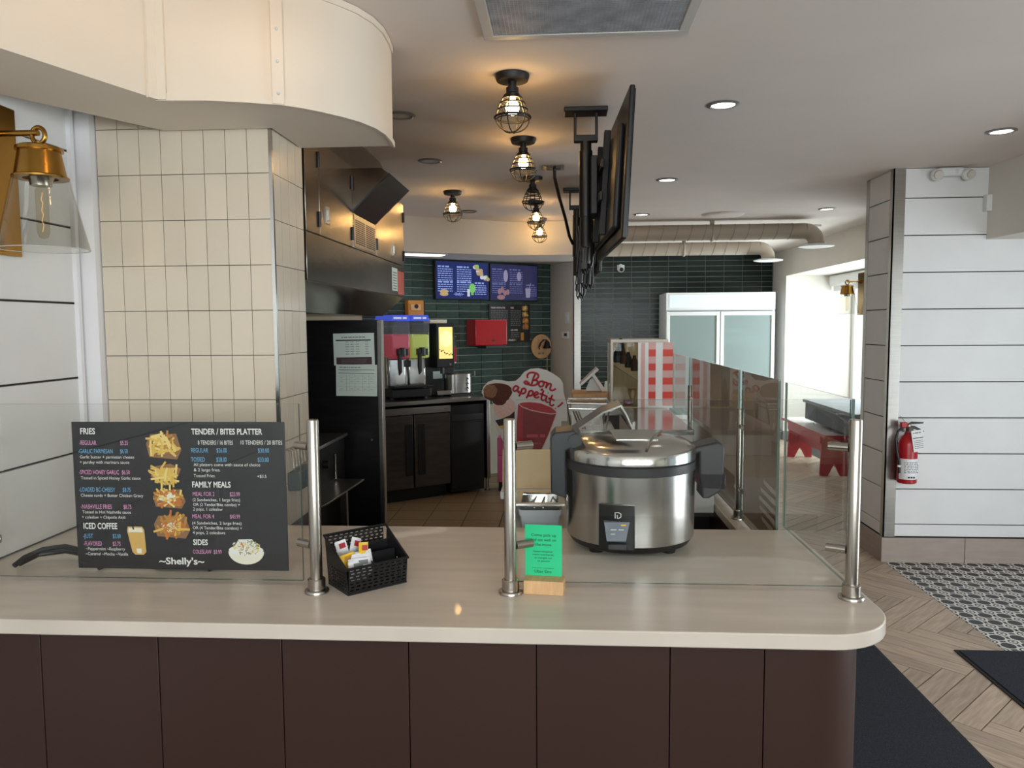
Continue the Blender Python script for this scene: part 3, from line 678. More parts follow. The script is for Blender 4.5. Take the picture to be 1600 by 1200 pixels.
# ---------------------------------------------------------------- menu board
mb_ = thing('menu_board', 'black menu board with fries photos leaning behind the left glass pane', 'menu board', (-1.316, 1.958, .947), rz=0)
K = 568.
def bx(x, y): return (x-112-(y-660)*.057)/K
def bz(y): return (889.5-y)/K
MB().box(0, .586, 0, .004, 0, .402).build('board', M_charc, mb_, bevel=.0015)
plates = MB()
for x0, x1, y0, y1 in ((123, 160, 668, 683), (301, 427, 666, 686), (304, 370, 750, 763), (131, 189, 817, 830), (305, 333, 839, 853)):
    plates.rect(bx(x0, y1), bx(x1, y1), bz(y1), bz(y0), -.0006)
plates.build('heading_plates', M_navy, mb_)
wt, pk, bu, hd = MB(), MB(), MB(), MB()
TX = [(hd, 'FRIES', 127.5, 151, 680, 9), (pk, '-REGULAR', 126, 153, 696.5, 6.5), (pk, '$5.25', 191, 203, 696.5, 6.5), (bu, '-GARLIC PARMESAN', 124.5, 179, 709.5, 6.5), (bu, '$6.50', 191, 203, 709.5, 6.5),
 (wt, 'Garlic butter + parmesan cheese', 127, 213, 717.5, 4.6), (wt, '+ parsley with marinara sauce', 127, 205.5, 725.5, 4.6), (pk, '-SPICED HONEY GARLIC', 126, 189.5, 742, 6.5), (pk, '$6.50', 194, 206.5, 742, 6.5),
 (wt, 'Tossed in Spiced Honey Garlic sauce', 129, 223.5, 750, 4.6), (bu, '-LOADED BC-CHEESY', 126, 183.5, 769, 6.5), (bu, '$8.75', 195.5, 208, 769, 6.5), (wt, 'Cheese curds + Butter Chicken Gravy', 129, 228, 777, 4.6),
 (pk, '-NASHVILLE FRIES', 129, 178.5, 795.5, 6.5), (pk, '$8.75', 197, 209.5, 795.5, 6.5), (wt, 'Tossed in Hot Nashville sauce', 131.5, 209, 803, 4.6), (wt, '+ coleslaw + Chipotle Aioli', 131, 200, 811, 4.6),
 (hd, 'ICED COFFEE', 133.5, 187.5, 827, 9), (bu, '-JUST', 133, 149, 841.5, 6.5), (bu, '$3.00', 180.5, 193, 841.5, 6.5), (pk, '-FLAVORED', 134, 163, 853.5, 6.5), (pk, '$3.75', 180.5, 193, 853.5, 6.5),
 (wt, '~Peppermint ~Raspberry', 137, 200, 860.5, 4.6), (wt, '~Caramel ~Mocha ~Vanilla', 137, 205, 868.5, 4.6),
 (hd, 'TENDER / BITES PLATTER', 302, 412, 680, 8.5), (wt, '8 TENDERS / 16 BITES', 312.5, 367, 695.5, 6), (wt, '10 TENDERS / 20 BITES', 379, 443, 695.2, 6), (bu, 'REGULAR', 302.5, 329, 707.5, 6.5), (bu, '$26.00', 342, 358, 707.5, 6.5), (bu, '$30.00', 406, 423, 707.5, 6.5),
 (bu, 'TOSSED', 302.5, 324, 721.5, 6.5), (bu, '$28.00', 342, 358, 721.5, 6.5), (bu, '$33.00', 406, 423, 721.5, 6.5), (wt, 'All platters come with sauce of choice', 306.5, 410, 728.5, 4.6), (wt, '& 2 large fries.', 307, 348.5, 736.5, 4.6),
 (wt, 'Tossed Fries.', 307, 341, 745.5, 4.6), (wt, '+$3.5', 406, 420, 746, 4.6), (hd, 'FAMILY MEALS', 305, 365, 761, 8.5), (pk, 'MEAL FOR 2', 306, 340, 774.5, 6.2), (pk, '$23.99', 364, 379.5, 774.5, 6.2),
 (wt, '(2 Sandwiches, 1 large fries)', 306, 380, 782.5, 4.6), (wt, 'OR (2 Tender/Bite combo) +', 307, 380, 790, 4.6), (wt, '2 pops, 1 coleslaw', 307, 353, 797, 4.6), (pk, 'MEAL FOR 4', 306, 340, 809, 6.2), (pk, '$43.99', 365, 380.5, 809, 6.2),
 (wt, '(4 Sandwiches, 2 large fries)', 306, 383, 818.5, 4.6), (wt, 'OR (4 Tender/Bite combos) +', 307, 384, 826, 4.6), (wt, '4 pops, 2 coleslaws', 307, 358, 833.5, 4.6), (hd, 'SIDES', 308, 331, 850.5, 8.5),
 (pk, 'COLESLAW', 308, 337, 864, 6.2), (pk, '$3.99', 340.5, 353, 864, 6.2)]
for m, s, x0, x1, y, c in TX: text(m, s, bx(x0, y), bx(x1, y), bz(y), c/K, -.0012, m is hd)
text(hd, "~Shelly's~", bx(255, 881), bx(326, 881), bz(881), 10/K, -.0012, True)
hd.build('heading_lettering', M_lett, mb_); wt.build('white_lettering', M_lett, mb_); pk.build('pink_lettering', M_pink, mb_); bu.build('blue_lettering', M_blue, mb_)
def fries(parent, cx, cz, rx, rz, n, rnd, tray, cols, y=-.001, top=None, name='fries_picture'):
    m = MB(); m.mi = 4
    m.poly([(cx+a*rx, y, cz+b*rz) for a, b in tray])
    for k in range(n):
        m.mi = rnd.choice(cols); a = rnd.uniform(0, 6.28); q = rnd.uniform(0, .72)
        px_, pz_ = cx+rx*q*math.cos(a), cz+rz*q*math.sin(a); an = rnd.uniform(0, math.pi); l = rx*rnd.uniform(.22, .42); w = rx*.055
        dx, dz = math.cos(an), math.sin(an); yy = y-.0003-.00006*k
        m.poly([(px_-dx*l-dz*w, yy, pz_-dz*l+dx*w), (px_-dx*l+dz*w, yy, pz_-dz*l-dx*w), (px_+dx*l+dz*w, yy, pz_+dz*l-dx*w), (px_+dx*l-dz*w, yy, pz_+dz*l+dx*w)])
    if top:
        for k in range(top[1]):
            m.mi = 5; a = rnd.uniform(0, 6.28); q = rnd.uniform(0, .5); r_ = rx*rnd.uniform(.03, .09)*top[2]
            m.disc(cx+rx*q*math.cos(a), cz+rz*q*math.sin(a), r_, r_*.7, y-.0003-.00006*(n+k), 7)
    return m.build(name, FRY+[M_kraft, M_cream], parent, smooth=False)
TRAY = [(-.8, -.75), (.7, -.9), (.95, -.3), (.7, .75), (-.7, .7), (-.95, .1)]
rf = random.Random(11)
def four_fries(parent, P, k, y):
    fries(parent, *P(259, 697), 29*k, 24*k, 60, rf, TRAY, [0, 0, 1, 1, 2], y)
    fries(parent, *P(263, 741), 27*k, 20*k, 55, rf, [(-.9, -.2), (-.2, -.9), (.5, -.8), (.9, .4), (.3, .8), (-.6, .6)], [0, 0, 1], y)
    fries(parent, *P(269, 778), 27*k, 18*k, 55, rf, TRAY, [0, 3, 3, 2, 1], y, (0, 12, 1.6))
    fries(parent, *P(274, 821), 30*k, 22*k, 60, rf, TRAY, [2, 2, 3, 0], y, (0, 60, .5))
four_fries(mb_, lambda x, y: (bx(x, y), bz(y)), 1/K, -.001)
def cupbowl(parent, P, k, y):
    m = MB(); cx, cz = P(218, 845); w, h = 13*k, 22*k
    m.mi = 0; m.poly([(cx-w, y, cz+h), (cx+w*.75, y, cz+h), (cx+w*1.0, y, cz+h*.75), (cx+w*1.15, y, cz-h*.8), (cx+w*.8, y, cz-h), (cx-w*.2, y, cz-h), (cx-w*.55, y, cz-h*.8), (cx-w*1.1, y, cz+h*.7)])
    m.mi = 1; m.poly([(cx-w*.9, y-.0002, cz+h*.9), (cx+w*.7, y-.0002, cz+h*.9), (cx+w*.85, y-.0002, cz+h*.6), (cx-w*.95, y-.0002, cz+h*.6)])
    m.poly([(cx-w*.05, y-.0002, cz-h*.55), (cx+w*.6, y-.0002, cz-h*.55), (cx+w*.6, y-.0002, cz-h*.9), (cx+w*.05, y-.0002, cz-h*.9)])
    m.mi = 2; m.poly([(cx-w*.55, y-.0003, cz+h*1.35), (cx-w*.4, y-.0003, cz+h*1.35), (cx-w*.2, y-.0003, cz+h*.8), (cx-w*.4, y-.0003, cz+h*.8)])
    m.build('coffee_picture', [M_coffee, M_cream, M_ink], parent, smooth=False)
def bowl(parent, P, k, y, seed=4):
    m = MB(); cx, cz = P(391, 858); r = 28*k; rr = random.Random(seed)
    m.mi = 0; m.poly([(cx+r*math.cos(R(a)), y, cz-2*k+r*.72*math.sin(R(a))) for a in range(180, 361, 15)])
    m.mi = 1; m.disc(cx, cz, r*.97, r*.30, y-.0002); m.poly([(cx-r*.7, y-.0001, cz+r*.1), (cx+r*.7, y-.0001, cz+r*.1), (cx+r*.35, y-.0001, cz+r*.62), (cx-r*.4, y-.0001, cz+r*.6)])
    for k2 in range(110):
        m.mi = rr.choice([1, 1, 2, 3, 4]); a = rr.uniform(0, 6.28); q = math.sqrt(rr.uniform(0, 1)); x = cx+r*.82*q*math.cos(a); z = cz+r*.16+r*.40*q*math.sin(a)
        an = rr.uniform(0, 3.14); l = r*.09; w = r*.025; dx, dz = math.cos(an), math.sin(an); yy = y-.0004-.00002*k2
        m.poly([(x-dx*l-dz*w, yy, z-dz*l+dx*w), (x-dx*l+dz*w, yy, z-dz*l-dx*w), (x+dx*l+dz*w, yy, z+dz*l-dx*w), (x+dx*l-dz*w, yy, z+dz*l+dx*w)])
    m.build('coleslaw_picture', [M_cream, M_lett, FRY[1], FRY[3], M_pslush2], parent, smooth=False)
M_pslush2 = mat('cabbage_green_print', (150, 160, 100), .6)
cupbowl(mb_, lambda x, y: (bx(x, y), bz(y)), 1/K, -.001); bowl(mb_, lambda x, y: (bx(x, y), bz(y)), 1/K, -.001)
for x in (.055, .365): MB().cyl((x, .006, -.0005), (x, .05, -.0005), .0062).build('rubber_foot', M_black, mb_)
MB().box(.2, .38, .02, .06, -.006, .25).build('rear_stand', M_black, mb_, bevel=.004)
cbm = MB().tube([(-1.33, 2.02, .975), (-1.40, 2.03, .985), (-1.46, 2.02, .978), (-1.49, 1.985, .965), (-1.497, 1.955, .952)], .0075, 8).tube([(-1.33, 2.04, .955), (-1.42, 2.06, .962), (-1.48, 2.03, .96), (-1.497, 1.975, .95)], .0065, 8)
tag(cbm.build('power_cable', M_black), 'looped black cable on the counter at the left edge of the menu board', 'cable')
# ---------------------------------------------------------------- condiment basket
bk = thing('condiment_basket', 'black woven plastic basket with compartments on the counter', 'basket', (0, 0, 0), rz=0)
BW, BD, HF, HB = .160, .112, .066, .126
def lattice(m, P, w, h0, h1, nx, nz, th=.002):
    # perforated wall: bars around slots; P(u, z, depth)
    def bar(u0, u1, z0, z1):
        vs = [P(u, z, d) for d in (0, th) for u, z in ((u0, z0), (u1, z0), (u1, z1), (u0, z1))]
        m.add(vs, [(0, 1, 2, 3), (7, 6, 5, 4), (0, 4, 5, 1), (1, 5, 6, 2), (2, 6, 7, 3), (3, 7, 4, 0)])
    dz = .0085
    z = h0
    while z < h1-.002:
        bar(0, w, z, min(z+.0048, h1))
        for k in range(nx+1):
            u = w*k/nx+(.003 if int(z/dz) % 2 else 0); bar(max(0, u-.0032), min(w, u+.0032), z+.0046, min(z+dz+.0002, h1))
        z += dz
m = MB()
lattice(m, lambda u, z, d: (u, -d+.002-z*.08, z), BW, .004, HF, 10, 8)
lattice(m, lambda u, z, d: (u, BD+d+z*.05, z), BW, .004, HB, 11, 14)
m.build('woven_walls', M_black, bk, kind='stuff', smooth=False)
m = MB()
for sx_, s in ((0, -1), (BW, 1)):
    lattice(m, lambda u, z, d, sx_=sx_, s=s: (sx_+s*(d+z*.06), u, z), BD, .004, HF-.008, 8, 8)
    for k in range(8):
        u0, u1 = BD*k/8, BD*(k+1)/8
        tops = [HF+(HB-HF)*max(0, (u/BD))**1.0 for u in (u0, u1)]
        vs = [(sx_+s*(d+z*.06), u, z) for d in (0, .002) for u, z in ((u0, HF-.010), (u1, HF-.010), (u1, tops[1]), (u0, tops[0]))]
        m.add(vs, [(0, 1, 2, 3), (7, 6, 5, 4), (0, 4, 5, 1), (1, 5, 6, 2), (2, 6, 7, 3), (3, 7, 4, 0)])
m.build('side_walls', M_black, bk, kind='stuff', smooth=False)
MB().box(-.002, BW+.002, -.002, BD+.002, 0, .004).build('bottom', M_black, bk)
f = lambda s, z: (-.0045 if s < 0 else BW+.0045, z)
MB().tube([(-.005, -.004, HF), (BW+.005, -.004, HF), (BW+.008, BD+.007, HB), (-.008, BD+.007, HB)], .0042, 8, True).build('rim', M_black, bk)
MB().box(BW*.52-.0015, BW*.52+.0015, .0, BD, .004, HF-.004).box(0, BW, BD*.52-.0015, BD*.52+.0015, .004, HF+.012).box(BW*.52, BW, BD*.86, BD*.87, .004, HB*.75).build('dividers', M_black, bk)
bk.location = (-.522, 1.798, .94); bk.rotation_euler = (0, 0, R(41.2))
Mb = Matrix.Translation((-.522, 1.798, .94)) @ Matrix.Rotation(R(41.2), 4, 'Z')
def sachet(u, v, z, w, h, m, tilt, yaw, label, stripe=None, lean=0, group=None):
    p = Mb @ Vector((u, v, z)); t = thing('condiment_sachet', label, 'sachet', (0, 0, 0), rz=0, group=group or 'condiment sachets in the black basket')
    b = MB(); nx, nz = 4, 5; vs = []
    for k in range(nz+1):
        for i in range(nx+1):
            e = math.sin(math.pi*i/nx)*math.sin(math.pi*k/nz); vs.append((w*(i/nx-.5), -.0035*e, h*k/nz))
    n_ = len(vs); vs += [(x, .0012-y*.6, z_) for x, y, z_ in vs]
    fs = []
    for k in range(nz):
        for i in range(nx):
            a = k*(nx+1)+i; fs.append((a, a+1, a+nx+2, a+nx+1)); fs.append((a+n_, a+nx+1+n_, a+nx+2+n_, a+1+n_))
    b.add(vs, fs).build('packet', m, t)
    if stripe: MB().rect(-w*.22, w*.34, h*.66, h*.88, -.0036).build('printed_mark', stripe, t)
    t.location = p; t.rotation_euler = (R(-tilt), R(lean), R(41.2+yaw)); return t
sachet(.042, .098, .050, .030, .060, M_sach, 12, -5, 'white sachet with a red mark standing at the back of the black basket', M_red, -12)
sachet(.058, .100, .048, .030, .064, M_sach, 8, 10, 'white and red sachet behind the upright yellow sachet', M_crim, 22)
sachet(.030, .050, .044, .040, .044, M_yel, 10, 0, 'yellow sachet lying sideways at the left of the black basket', FRY[2], -8)
sachet(.064, .046, .050, .030, .060, M_yel, 10, 12, 'yellow sachet with a red patch standing in the middle of the basket', M_redp, 10)
rs = random.Random(5)
for k in range(9):
    sachet(.034+.004*(k % 3)+.0035*k, .013+.0042*k, .030+.0016*k, .046, .046, M_sach, 16+rs.uniform(-5, 5), rs.uniform(-7, 7), 'white paper sachet tightly packed in the front left of the black basket', M_greyink if k % 2 == 0 else None, rs.uniform(-4, 4), 'white paper sachets in the black basket')
# ---------------------------------------------------------------- green card in a wooden block
gc = thing('pickup_card', 'bright green acrylic card in a wooden block on the counter', 'sign', (0, 0, 0), rz=0)
MB().box(0, .098, .002, .054, 0, .034).build('wooden_block', M_lwood, gc, bevel=.0015)
MB().box(-.002, .090, .0455, .0485, .012, .163).build('card', M_gtent, gc)
tx = MB()
for s, x0, x1, z, c in (('Come pick up', .014, .076, .134, .0072), ('and eat well on', .012, .076, .122, .0072), ('the move', .024, .064, .110, .0072), ('Venez récupérer', .018, .068, .0935, .0048), ('votre commande', .017, .070, .0855, .0048), ('et mangez sur', .022, .066, .0775, .0048), ('le pouce', .030, .060, .0695, .0048), ('Order pickup - Commandez ici', .016, .070, .0525, .0024), ('Uber Eats', .022, .064, .0415, .0075)):
    text(tx, s, x0, x1, z, c, .0450)
tx.build('lettering', M_ink, gc)
gc.location = (-.094, 1.828, .94); gc.rotation_euler = (0, 0, R(-6))
# ---------------------------------------------------------------- rice cooker
rc = thing('rice_cooker', 'large stainless commercial rice cooker with black handles on the counter', 'rice cooker', (.205, 2.285, .94))
c = (.205, 2.285, .94)
MB().lathe([(.176, .028), (.189, .040), (.191, .236), (.187, .240)], c, 56).build('body', M_cook, rc)
MB().lathe([(0, .010), (.150, .010), (.176, .020), (.188, .040), (.178, .045), (0, .045)], c, 56).build('base_ring', M_black, rc)
for a in (40, 140, 220, 320):
    x, y = c[0]+.135*math.cos(R(a)), c[1]+.135*math.sin(R(a)); MB().cyl((x, y, .9402), (x, y, .956), .020, .024).build('foot', M_black, rc)
MB().lathe([(.187, .234), (.194, .238), (.195, .262), (.187, .267)], c, 56).build('black_band', M_dark, rc)
MB().lathe([(.186, .264), (.196, .268), (.196, .296), (.190, .304), (.165, .318), (.12, .328), (0, .332)], c, 56).build('lid', M_chrome, rc)
MB().prism([(c[0]-.05, c[1]-.10), (c[0]+.07, c[1]-.10), (c[0]+.085, c[1]+.09), (c[0]-.06, c[1]+.09)], 1.262, 1.274).build('lid_plate', M_chrome, rc, bevel=.003)
MB().tube([(c[0]+.03, c[1]-.178, 1.256), (c[0]+.06, c[1]-.08, 1.274), (c[0]+.10, c[1]+.06, 1.274)], .004, 8).build('lid_rib', M_nickel, rc)
# right latch handle
hr = MB().prism_xz([(.135, .290), (.250, .318), (.262, .312), (.268, .296), (.266, .215), (.258, .170), (.225, .150), (.205, .150), (.205, .180), (.196, .215), (.196, .285), (.135, .276)], -.055, .045)
hr.v = [(x+c[0], y+c[1], z+c[2]) for x, y, z in hr.v]; hr.build('latch_handle', M_dark, rc, bevel=.006, seg=3)
ac = MB().prism_xz([(.198, .222), (.272, .222), (.272, .178), (.198, .182)], -.060, .050); ac.v = [(x+c[0], y+c[1], z+c[2]) for x, y, z in ac.v]
ac.build('dew_collector', M_acry, rc, bevel=.004, label='clear smoked plastic drip cup')
MB().box(c[0]+.13, c[0]+.258, c[1]-.053, c[1]+.043, 1.2575, 1.2635).build('handle_top', M_black, rc, bevel=.004) if False else None
# left hinge
hl = MB().prism_xz([(-.188, .150), (-.236, .165), (-.238, .330), (-.225, .346), (-.170, .352), (-.150, .335), (-.165, .305), (-.192, .292), (-.192, .160)], -.07, .06)
hl.v = [(x+c[0], y+c[1], z+c[2]) for x, y, z in hl.v]; hl.build('hinge_housing', mat('blue_black_plastic', (22, 26, 36), .35), rc, bevel=.007, seg=3)
MB().cyl((c[0]-.165, c[1]-.09, 1.263), (c[0]-.165, c[1]+.08, 1.263), .020, n=16).build('hinge_barrel', M_black, rc)
# control panel follows the curve
def curved(m, x0, x1, z0, z1, r, n=8):
    vs = []
    for i in range(n+1):
        x = x0+(x1-x0)*i/n; a = math.asin((x-c[0])/r); vs += [(x, c[1]-r*math.cos(a), z0), (x, c[1]-r*math.cos(a), z1)]
    k = len(vs); vs += [(x, y+.02, z) for x, y, z in vs]; fs = []
    for i in range(n): a = 2*i; fs += [(a, a+2, a+3, a+1), (a+1, a+3, a+3+k, a+1+k), (a, a+k, a+2+k, a+2)]
    fs += [(0, 1, 1+k, k), (2*n, 2*n+k, 2*n+1+k, 2*n+1)]
    return m.add(vs, fs)
cp = curved(MB(), .104, .202, .974, 1.100, .200).build('control_panel', M_black, rc, bevel=.003)
cur = MB(); M0 = Matrix.Translation((.153, c[1]-.2018, 0))
cur.M = M0; cur.prism_xz([(-.036, 1.056), (.034, 1.056), (.024, 1.002), (-.028, 1.002)], -.001, .02); cur.build('display_label', mat('panel_grey', (120, 126, 138), .3), cp)
q = MB(); q.M = M0
q.tube([(-.006, -.0015, 1.067), (-.006, -.0015, 1.083), (.004, -.0015, 1.083), (.010, -.0015, 1.079), (.010, -.0015, 1.071), (.004, -.0015, 1.067), (.0, -.0015, 1.067), (.0, -.0015, 1.076)], .0014, 6); q.build('emblem', M_whitep, cp)
q = MB(); q.M = M0; q.rect(-.018, -.002, 1.034, 1.036, -.0022); q.rect(-.018, -.006, 1.022, 1.0235, -.0022); q.rect(.004, .018, 1.034, 1.036, -.0022); q.build('panel_print', M_lett, cp)
q = MB(); q.M = M0; q.rect(.010, .024, 1.046, 1.050, -.0022); q.build('warm_lamp', M_yel, cp)
q = MB(); q.M = M0; q.box(-.026, .026, -.006, .01, .978, .995); q.build('switch_lever', M_dark, cp, bevel=.003)
# ---------------------------------------------------------------- brass wall lamp(s)
def wall_lamp(loc, rot, label):
    t = thing('wall_lamp', label, 'wall lamp', (0, 0, 0), rz=0, group='brass wall lamps with glass cone shades')
    # local: wall is at x=-.142, the arm points +x, shade axis at x=0, z=0 at glass bottom
    MB().box(-.142, -.130, -.07, .09, -.012, .415).build('backplate', M_brass, t, bevel=.004)
    MB().cyl((-.132, 0, .325), (.0, 0, .325), .0085, n=16).cyl((-.132, 0, .325), (-.118, 0, .325), .022, n=20).build('arm', M_brass, t)
    MB().tube([(.0+.019*math.cos(2*math.pi*i/22), 0, .318+.022*math.sin(2*math.pi*i/22)) for i in range(22)], .0065, 10, True).cyl((0, 0, .285), (0, 0, .300), .010).build('ring', M_brass, t)
    MB().lathe([(0, .288), (.050, .288), (.060, .283), (.0605, .274), (.054, .273), (.066, .206), (.072, .203), (.072, .198), (.045, .198), (.045, .206), (0, .206)], n=36).build('cap', M_brass, t)
    MB().lathe([(.020, .205), (.036, .202), (.030, .194), (.0275, .178), (.0, .178)], n=20).build('socket', M_nickel, t)
    MB().lathe([(.0690, .198), (.115, .0), (.117, .0005), (.0715, .200)], n=48).build('glass_shade', M_lampg, t); MB().tube([(.116*math.cos(2*math.pi*i/40), .116*math.sin(2*math.pi*i/40), .001) for i in range(40)], .0013, 5, True).build('shade_rim', M_pane2, t)
    MB().lathe([(.010, .178), (.0165, .165), (.0165, .05), (.012, .035), (0, .03)], n=16).build('bulb', M_bulbg, t, label='clear tubular bulb with a thin filament')
    MB().tube([(.0025*math.cos(i*2.1), .0025*math.sin(i*2.1), .16-.010*i) for i in range(12)], .0005, 4).build('filament', M_filament, t)
    t.location = loc; t.rotation_euler = (0, 0, R(rot)); return t
wl0 = wall_lamp((-1.463, 2.10, 1.822), 0, 'brass wall lamp with clear glass cone on the left shiplap wall')
dup(wl0, (2.905, 8.02, 1.69), 'brass wall lamp with glass cone half hidden behind the pillar', (0, 0, R(180)))
# ================================================================ KITCHEN
XH = -.95
hd_ = thing('exhaust_hood', 'big stainless steel exhaust hood behind the tiled column', 'hood', (-1.5, 3.7, 1.66))
MB().prism_xz([(XH-.012, 1.772), (XH-.012, 2.325), (-1.09, C-.004), (-2.45, C-.004), (-2.45, 1.66), (-1.09, 1.66)], 2.83, 4.63).build('hood_body', M_steelh, hd_)
def door(y0, y1, z0=1.96, z1=2.325, name='access_door'):
    return MB().box(XH-.012, XH, y0+.002, y1-.002, z0, z1).build(name, M_steelh, hd_, bevel=.002)
door(2.832, 3.0); da = door(3.0, 3.48); db = door(3.92, 4.62); vp = door(3.48, 3.92, name='vent_door')
MB().box(XH-.012, XH, 2.832, 4.628, 1.774, 1.956).build('lower_panel', M_steelh, hd_, bevel=.002)
for par, y, z in ((da, 3.10, 2.05), (db, 4.33, 2.03)):
    MB().box(XH, XH+.004, y-.022, y+.022, z-.035, z+.035).box(XH+.002, XH+.010, y-.010, y+.010, z-.022, z+.022).build('latch', M_steel, par, bevel=.001)
for par, y in ((da, 3.47), (da, 2.99), (db, 3.93), (db, 4.61)):
    for z in (2.25, 2.02): MB().cyl((XH+.003, y, z-.03), (XH+.003, y, z+.03), .006, n=8).build('hinge', M_dark, par)
g = MB(); 
for k in range(12): z = 1.982+k*.0095; g.box(XH+.0, XH+.003, 3.52, 3.69, z, z+.0055).box(XH+.0, XH+.003, 3.715, 3.885, z, z+.0055)
g.build('vent_slots', M_black, vp, kind='stuff')
MB().box(XH, XH+.002, 3.50, 3.9, 1.968, 2.115).build('vent_frame', M_steel, vp, bevel=.001)
w = MB().prism_xz([(XH, 2.315), (-.815, 2.315), (-.772, 2.285), (XH, 2.125)], 3.48, 3.90).build('deflector', M_steelh, hd_, label='protruding wedge shaped deflector box')
MB().prism_xz([(-.775, 2.29), (-.770, 2.285), (XH+.002, 2.117), (XH-.002, 2.124)], 3.47, 3.91).build('deflector_flap', M_steeld, w)
MB().box(XH, XH+.001, 4.28, 4.42, 1.80, 1.93).build('instruction_label', M_paper, hd_); MB().box(XH, XH+.001, 4.43, 4.60, 1.785, 1.92).build('warning_label', mat('orange_red_label', (200, 74, 50), .5), hd_)
dl = MB()
for k in range(7): z = 1.81+k*.015; dl.quad((XH+.0015, 4.30, z), (XH+.0015, 4.40, z), (XH+.0015, 4.40, z+.006), (XH+.0015, 4.30, z+.006))
dl.build('label_print', M_greyink, hd_)
# tall steel cabinet whose side faces the counter
tc = thing('steel_partition', 'tall dark stainless partition panel under the hood with papers taped to it', 'partition', (-1.4, 3.97, 0))
MB().box(-1.95, -.952, 3.953, 3.995, .0, 1.632).build('body', M_steeld, tc, bevel=.003)
MB().box(-.962, -.938, 3.945, 4.0, .0, 1.632).build('corner_strip', M_steel, tc, bevel=.002)
MB().cyl((-1.0, 3.953, 1.0), (-1.0, 3.945, 1.0), .006).build('screw', M_nickel, tc)
def paper(x0, x1, z0, z1, y, label, kind):
    t = thing('posted_paper', label, 'paper', ((x0+x1)/2, y, (z0+z1)/2), rz=0, group='papers taped to the steel partition')
    w_, h = x1-x0, z1-z0; MB().box(-w_/2, w_/2, -.0006, .0006, -h/2, h/2).build('sheet', M_paper, t)
    a, b, c_ = MB(), MB(), MB(); rr = random.Random(kind)
    def rc_(m, u0, u1, v0, v1): m.rect(-w_/2+u0*w_, -w_/2+u1*w_, -h/2+v0*h, -h/2+v1*h, -.0012)
    if kind == 1:
        rc_(a, .06, .92, .765, .80); rc_(c_, .06, .93, .02, .25)
        dashes(b, -w_*.3, w_*.28, h*.36, h*.03, -.0012, rr)
        for r_ in range(6):
            for u in (.3, .42, .55, .78): dashes(b, (u-.5)*w_, (u-.5)*w_+w_*.08, h*(.22-.075*r_), h*.018, -.0012, rr)
        for r_ in range(3): dashes(b, -w_*.32, w_*.30, h*(-.33-.05*r_), h*.012, -.0014, rr)
    else:
        rc_(a, .06, .93, .72, .735); rc_(c_, .06, .93, .83, .845)
        dashes(b, -w_*.42, w_*.1, h*.40, h*.025, -.0012, rr); dashes(b, -w_*.40, w_*.1, h*.29, h*.012, -.0012, rr)
        for u in (.25, .32, .46, .64, .80): rc_(b, u, u+.004, .17, .70)
        for v in (.17, .29, .41, .53, .64): rc_(b, .06, .94, v, v+.004)
        for u in (.1, .35, .5, .67, .83):
            for v in (.22, .46, .57): dashes(b, (u-.5)*w_, (u-.5)*w_+w_*.07, h*(v-.5), h*.012, -.0013, rr)
    a.build('black_print', M_ink, t); b.build('grey_print', M_greyink, t); c_.build('dark_print', mat('maroon_print', (74, 52, 54), .6), t); return t
paper(-1.196, -.978, 1.395, 1.563, 3.952, 'upper white price sheet with a dark band taped to the steel partition', 1).rotation_euler = (0, R(-.6), 0)
paper(-1.186, -.966, 1.232, 1.398, 3.9495, 'lower white table sheet taped to the steel partition, overlapping the one above', 2).rotation_euler = (0, R(.8), 0)
# fryer line behind the column
fy = thing('fryer_station', 'black fryer station with a steel drain shelf, mostly behind the glass post', 'fryer', (-1.5, 3.4, 0))
MB().box(-1.9, -1.12, 3.0, 3.85, .1, 1.035).build('body', M_blackm, fy, bevel=.004); MB().box(-1.9, -1.105, 2.99, 3.86, 1.035, 1.05).build('top_ledge', M_steel, fy, bevel=.002)
MB().prism([(-1.12, 2.9), (-1.03, 2.9), (-.99, 3.16), (-.97, 3.66), (-1.12, 3.66)], .842, .85).build('drain_shelf', M_steel, fy, bevel=.001)
MB().box(-1.06, -1.03, 3.05, 3.08, .0, .842).build('leg', M_steel, fy); MB().box(-1.06, -1.03, 3.55, 3.58, 0, .842).build('leg', M_steel, fy)
for y in (3.1, 3.3, 3.5): MB().cyl((-1.12, y, .95), (-1.095, y, .95), .02, n=12).build('knob', M_black, fy)
MB().cyl((-1.10, 3.62, .86), (-1.10, 3.62, .98), .008).build('drain_valve', M_nickel, fy)
wk = thing('wire_rack', 'small wire rack and grey holder on the side of the tiled column', 'rack', (-.95, 2.65, 1.1))
g = MB()
for k in range(6): y = 2.56+k*.028; g.tube([(-.947, y, 1.175), (-.93, y-.006, 1.17), (-.915, y-.03, 1.115)], .0026, 5)
g.tube([(-.947, 2.55, 1.176), (-.947, 2.72, 1.176)], .003, 5).tube([(-.915, 2.53, 1.115), (-.915, 2.675, 1.115)], .003, 5).build('wires', M_nickel, wk)
MB().box(-.948, -.905, 2.56, 2.74, 1.03, 1.095).build('holder', mat('slate_holder', (84, 94, 98), .5), wk, bevel=.003)
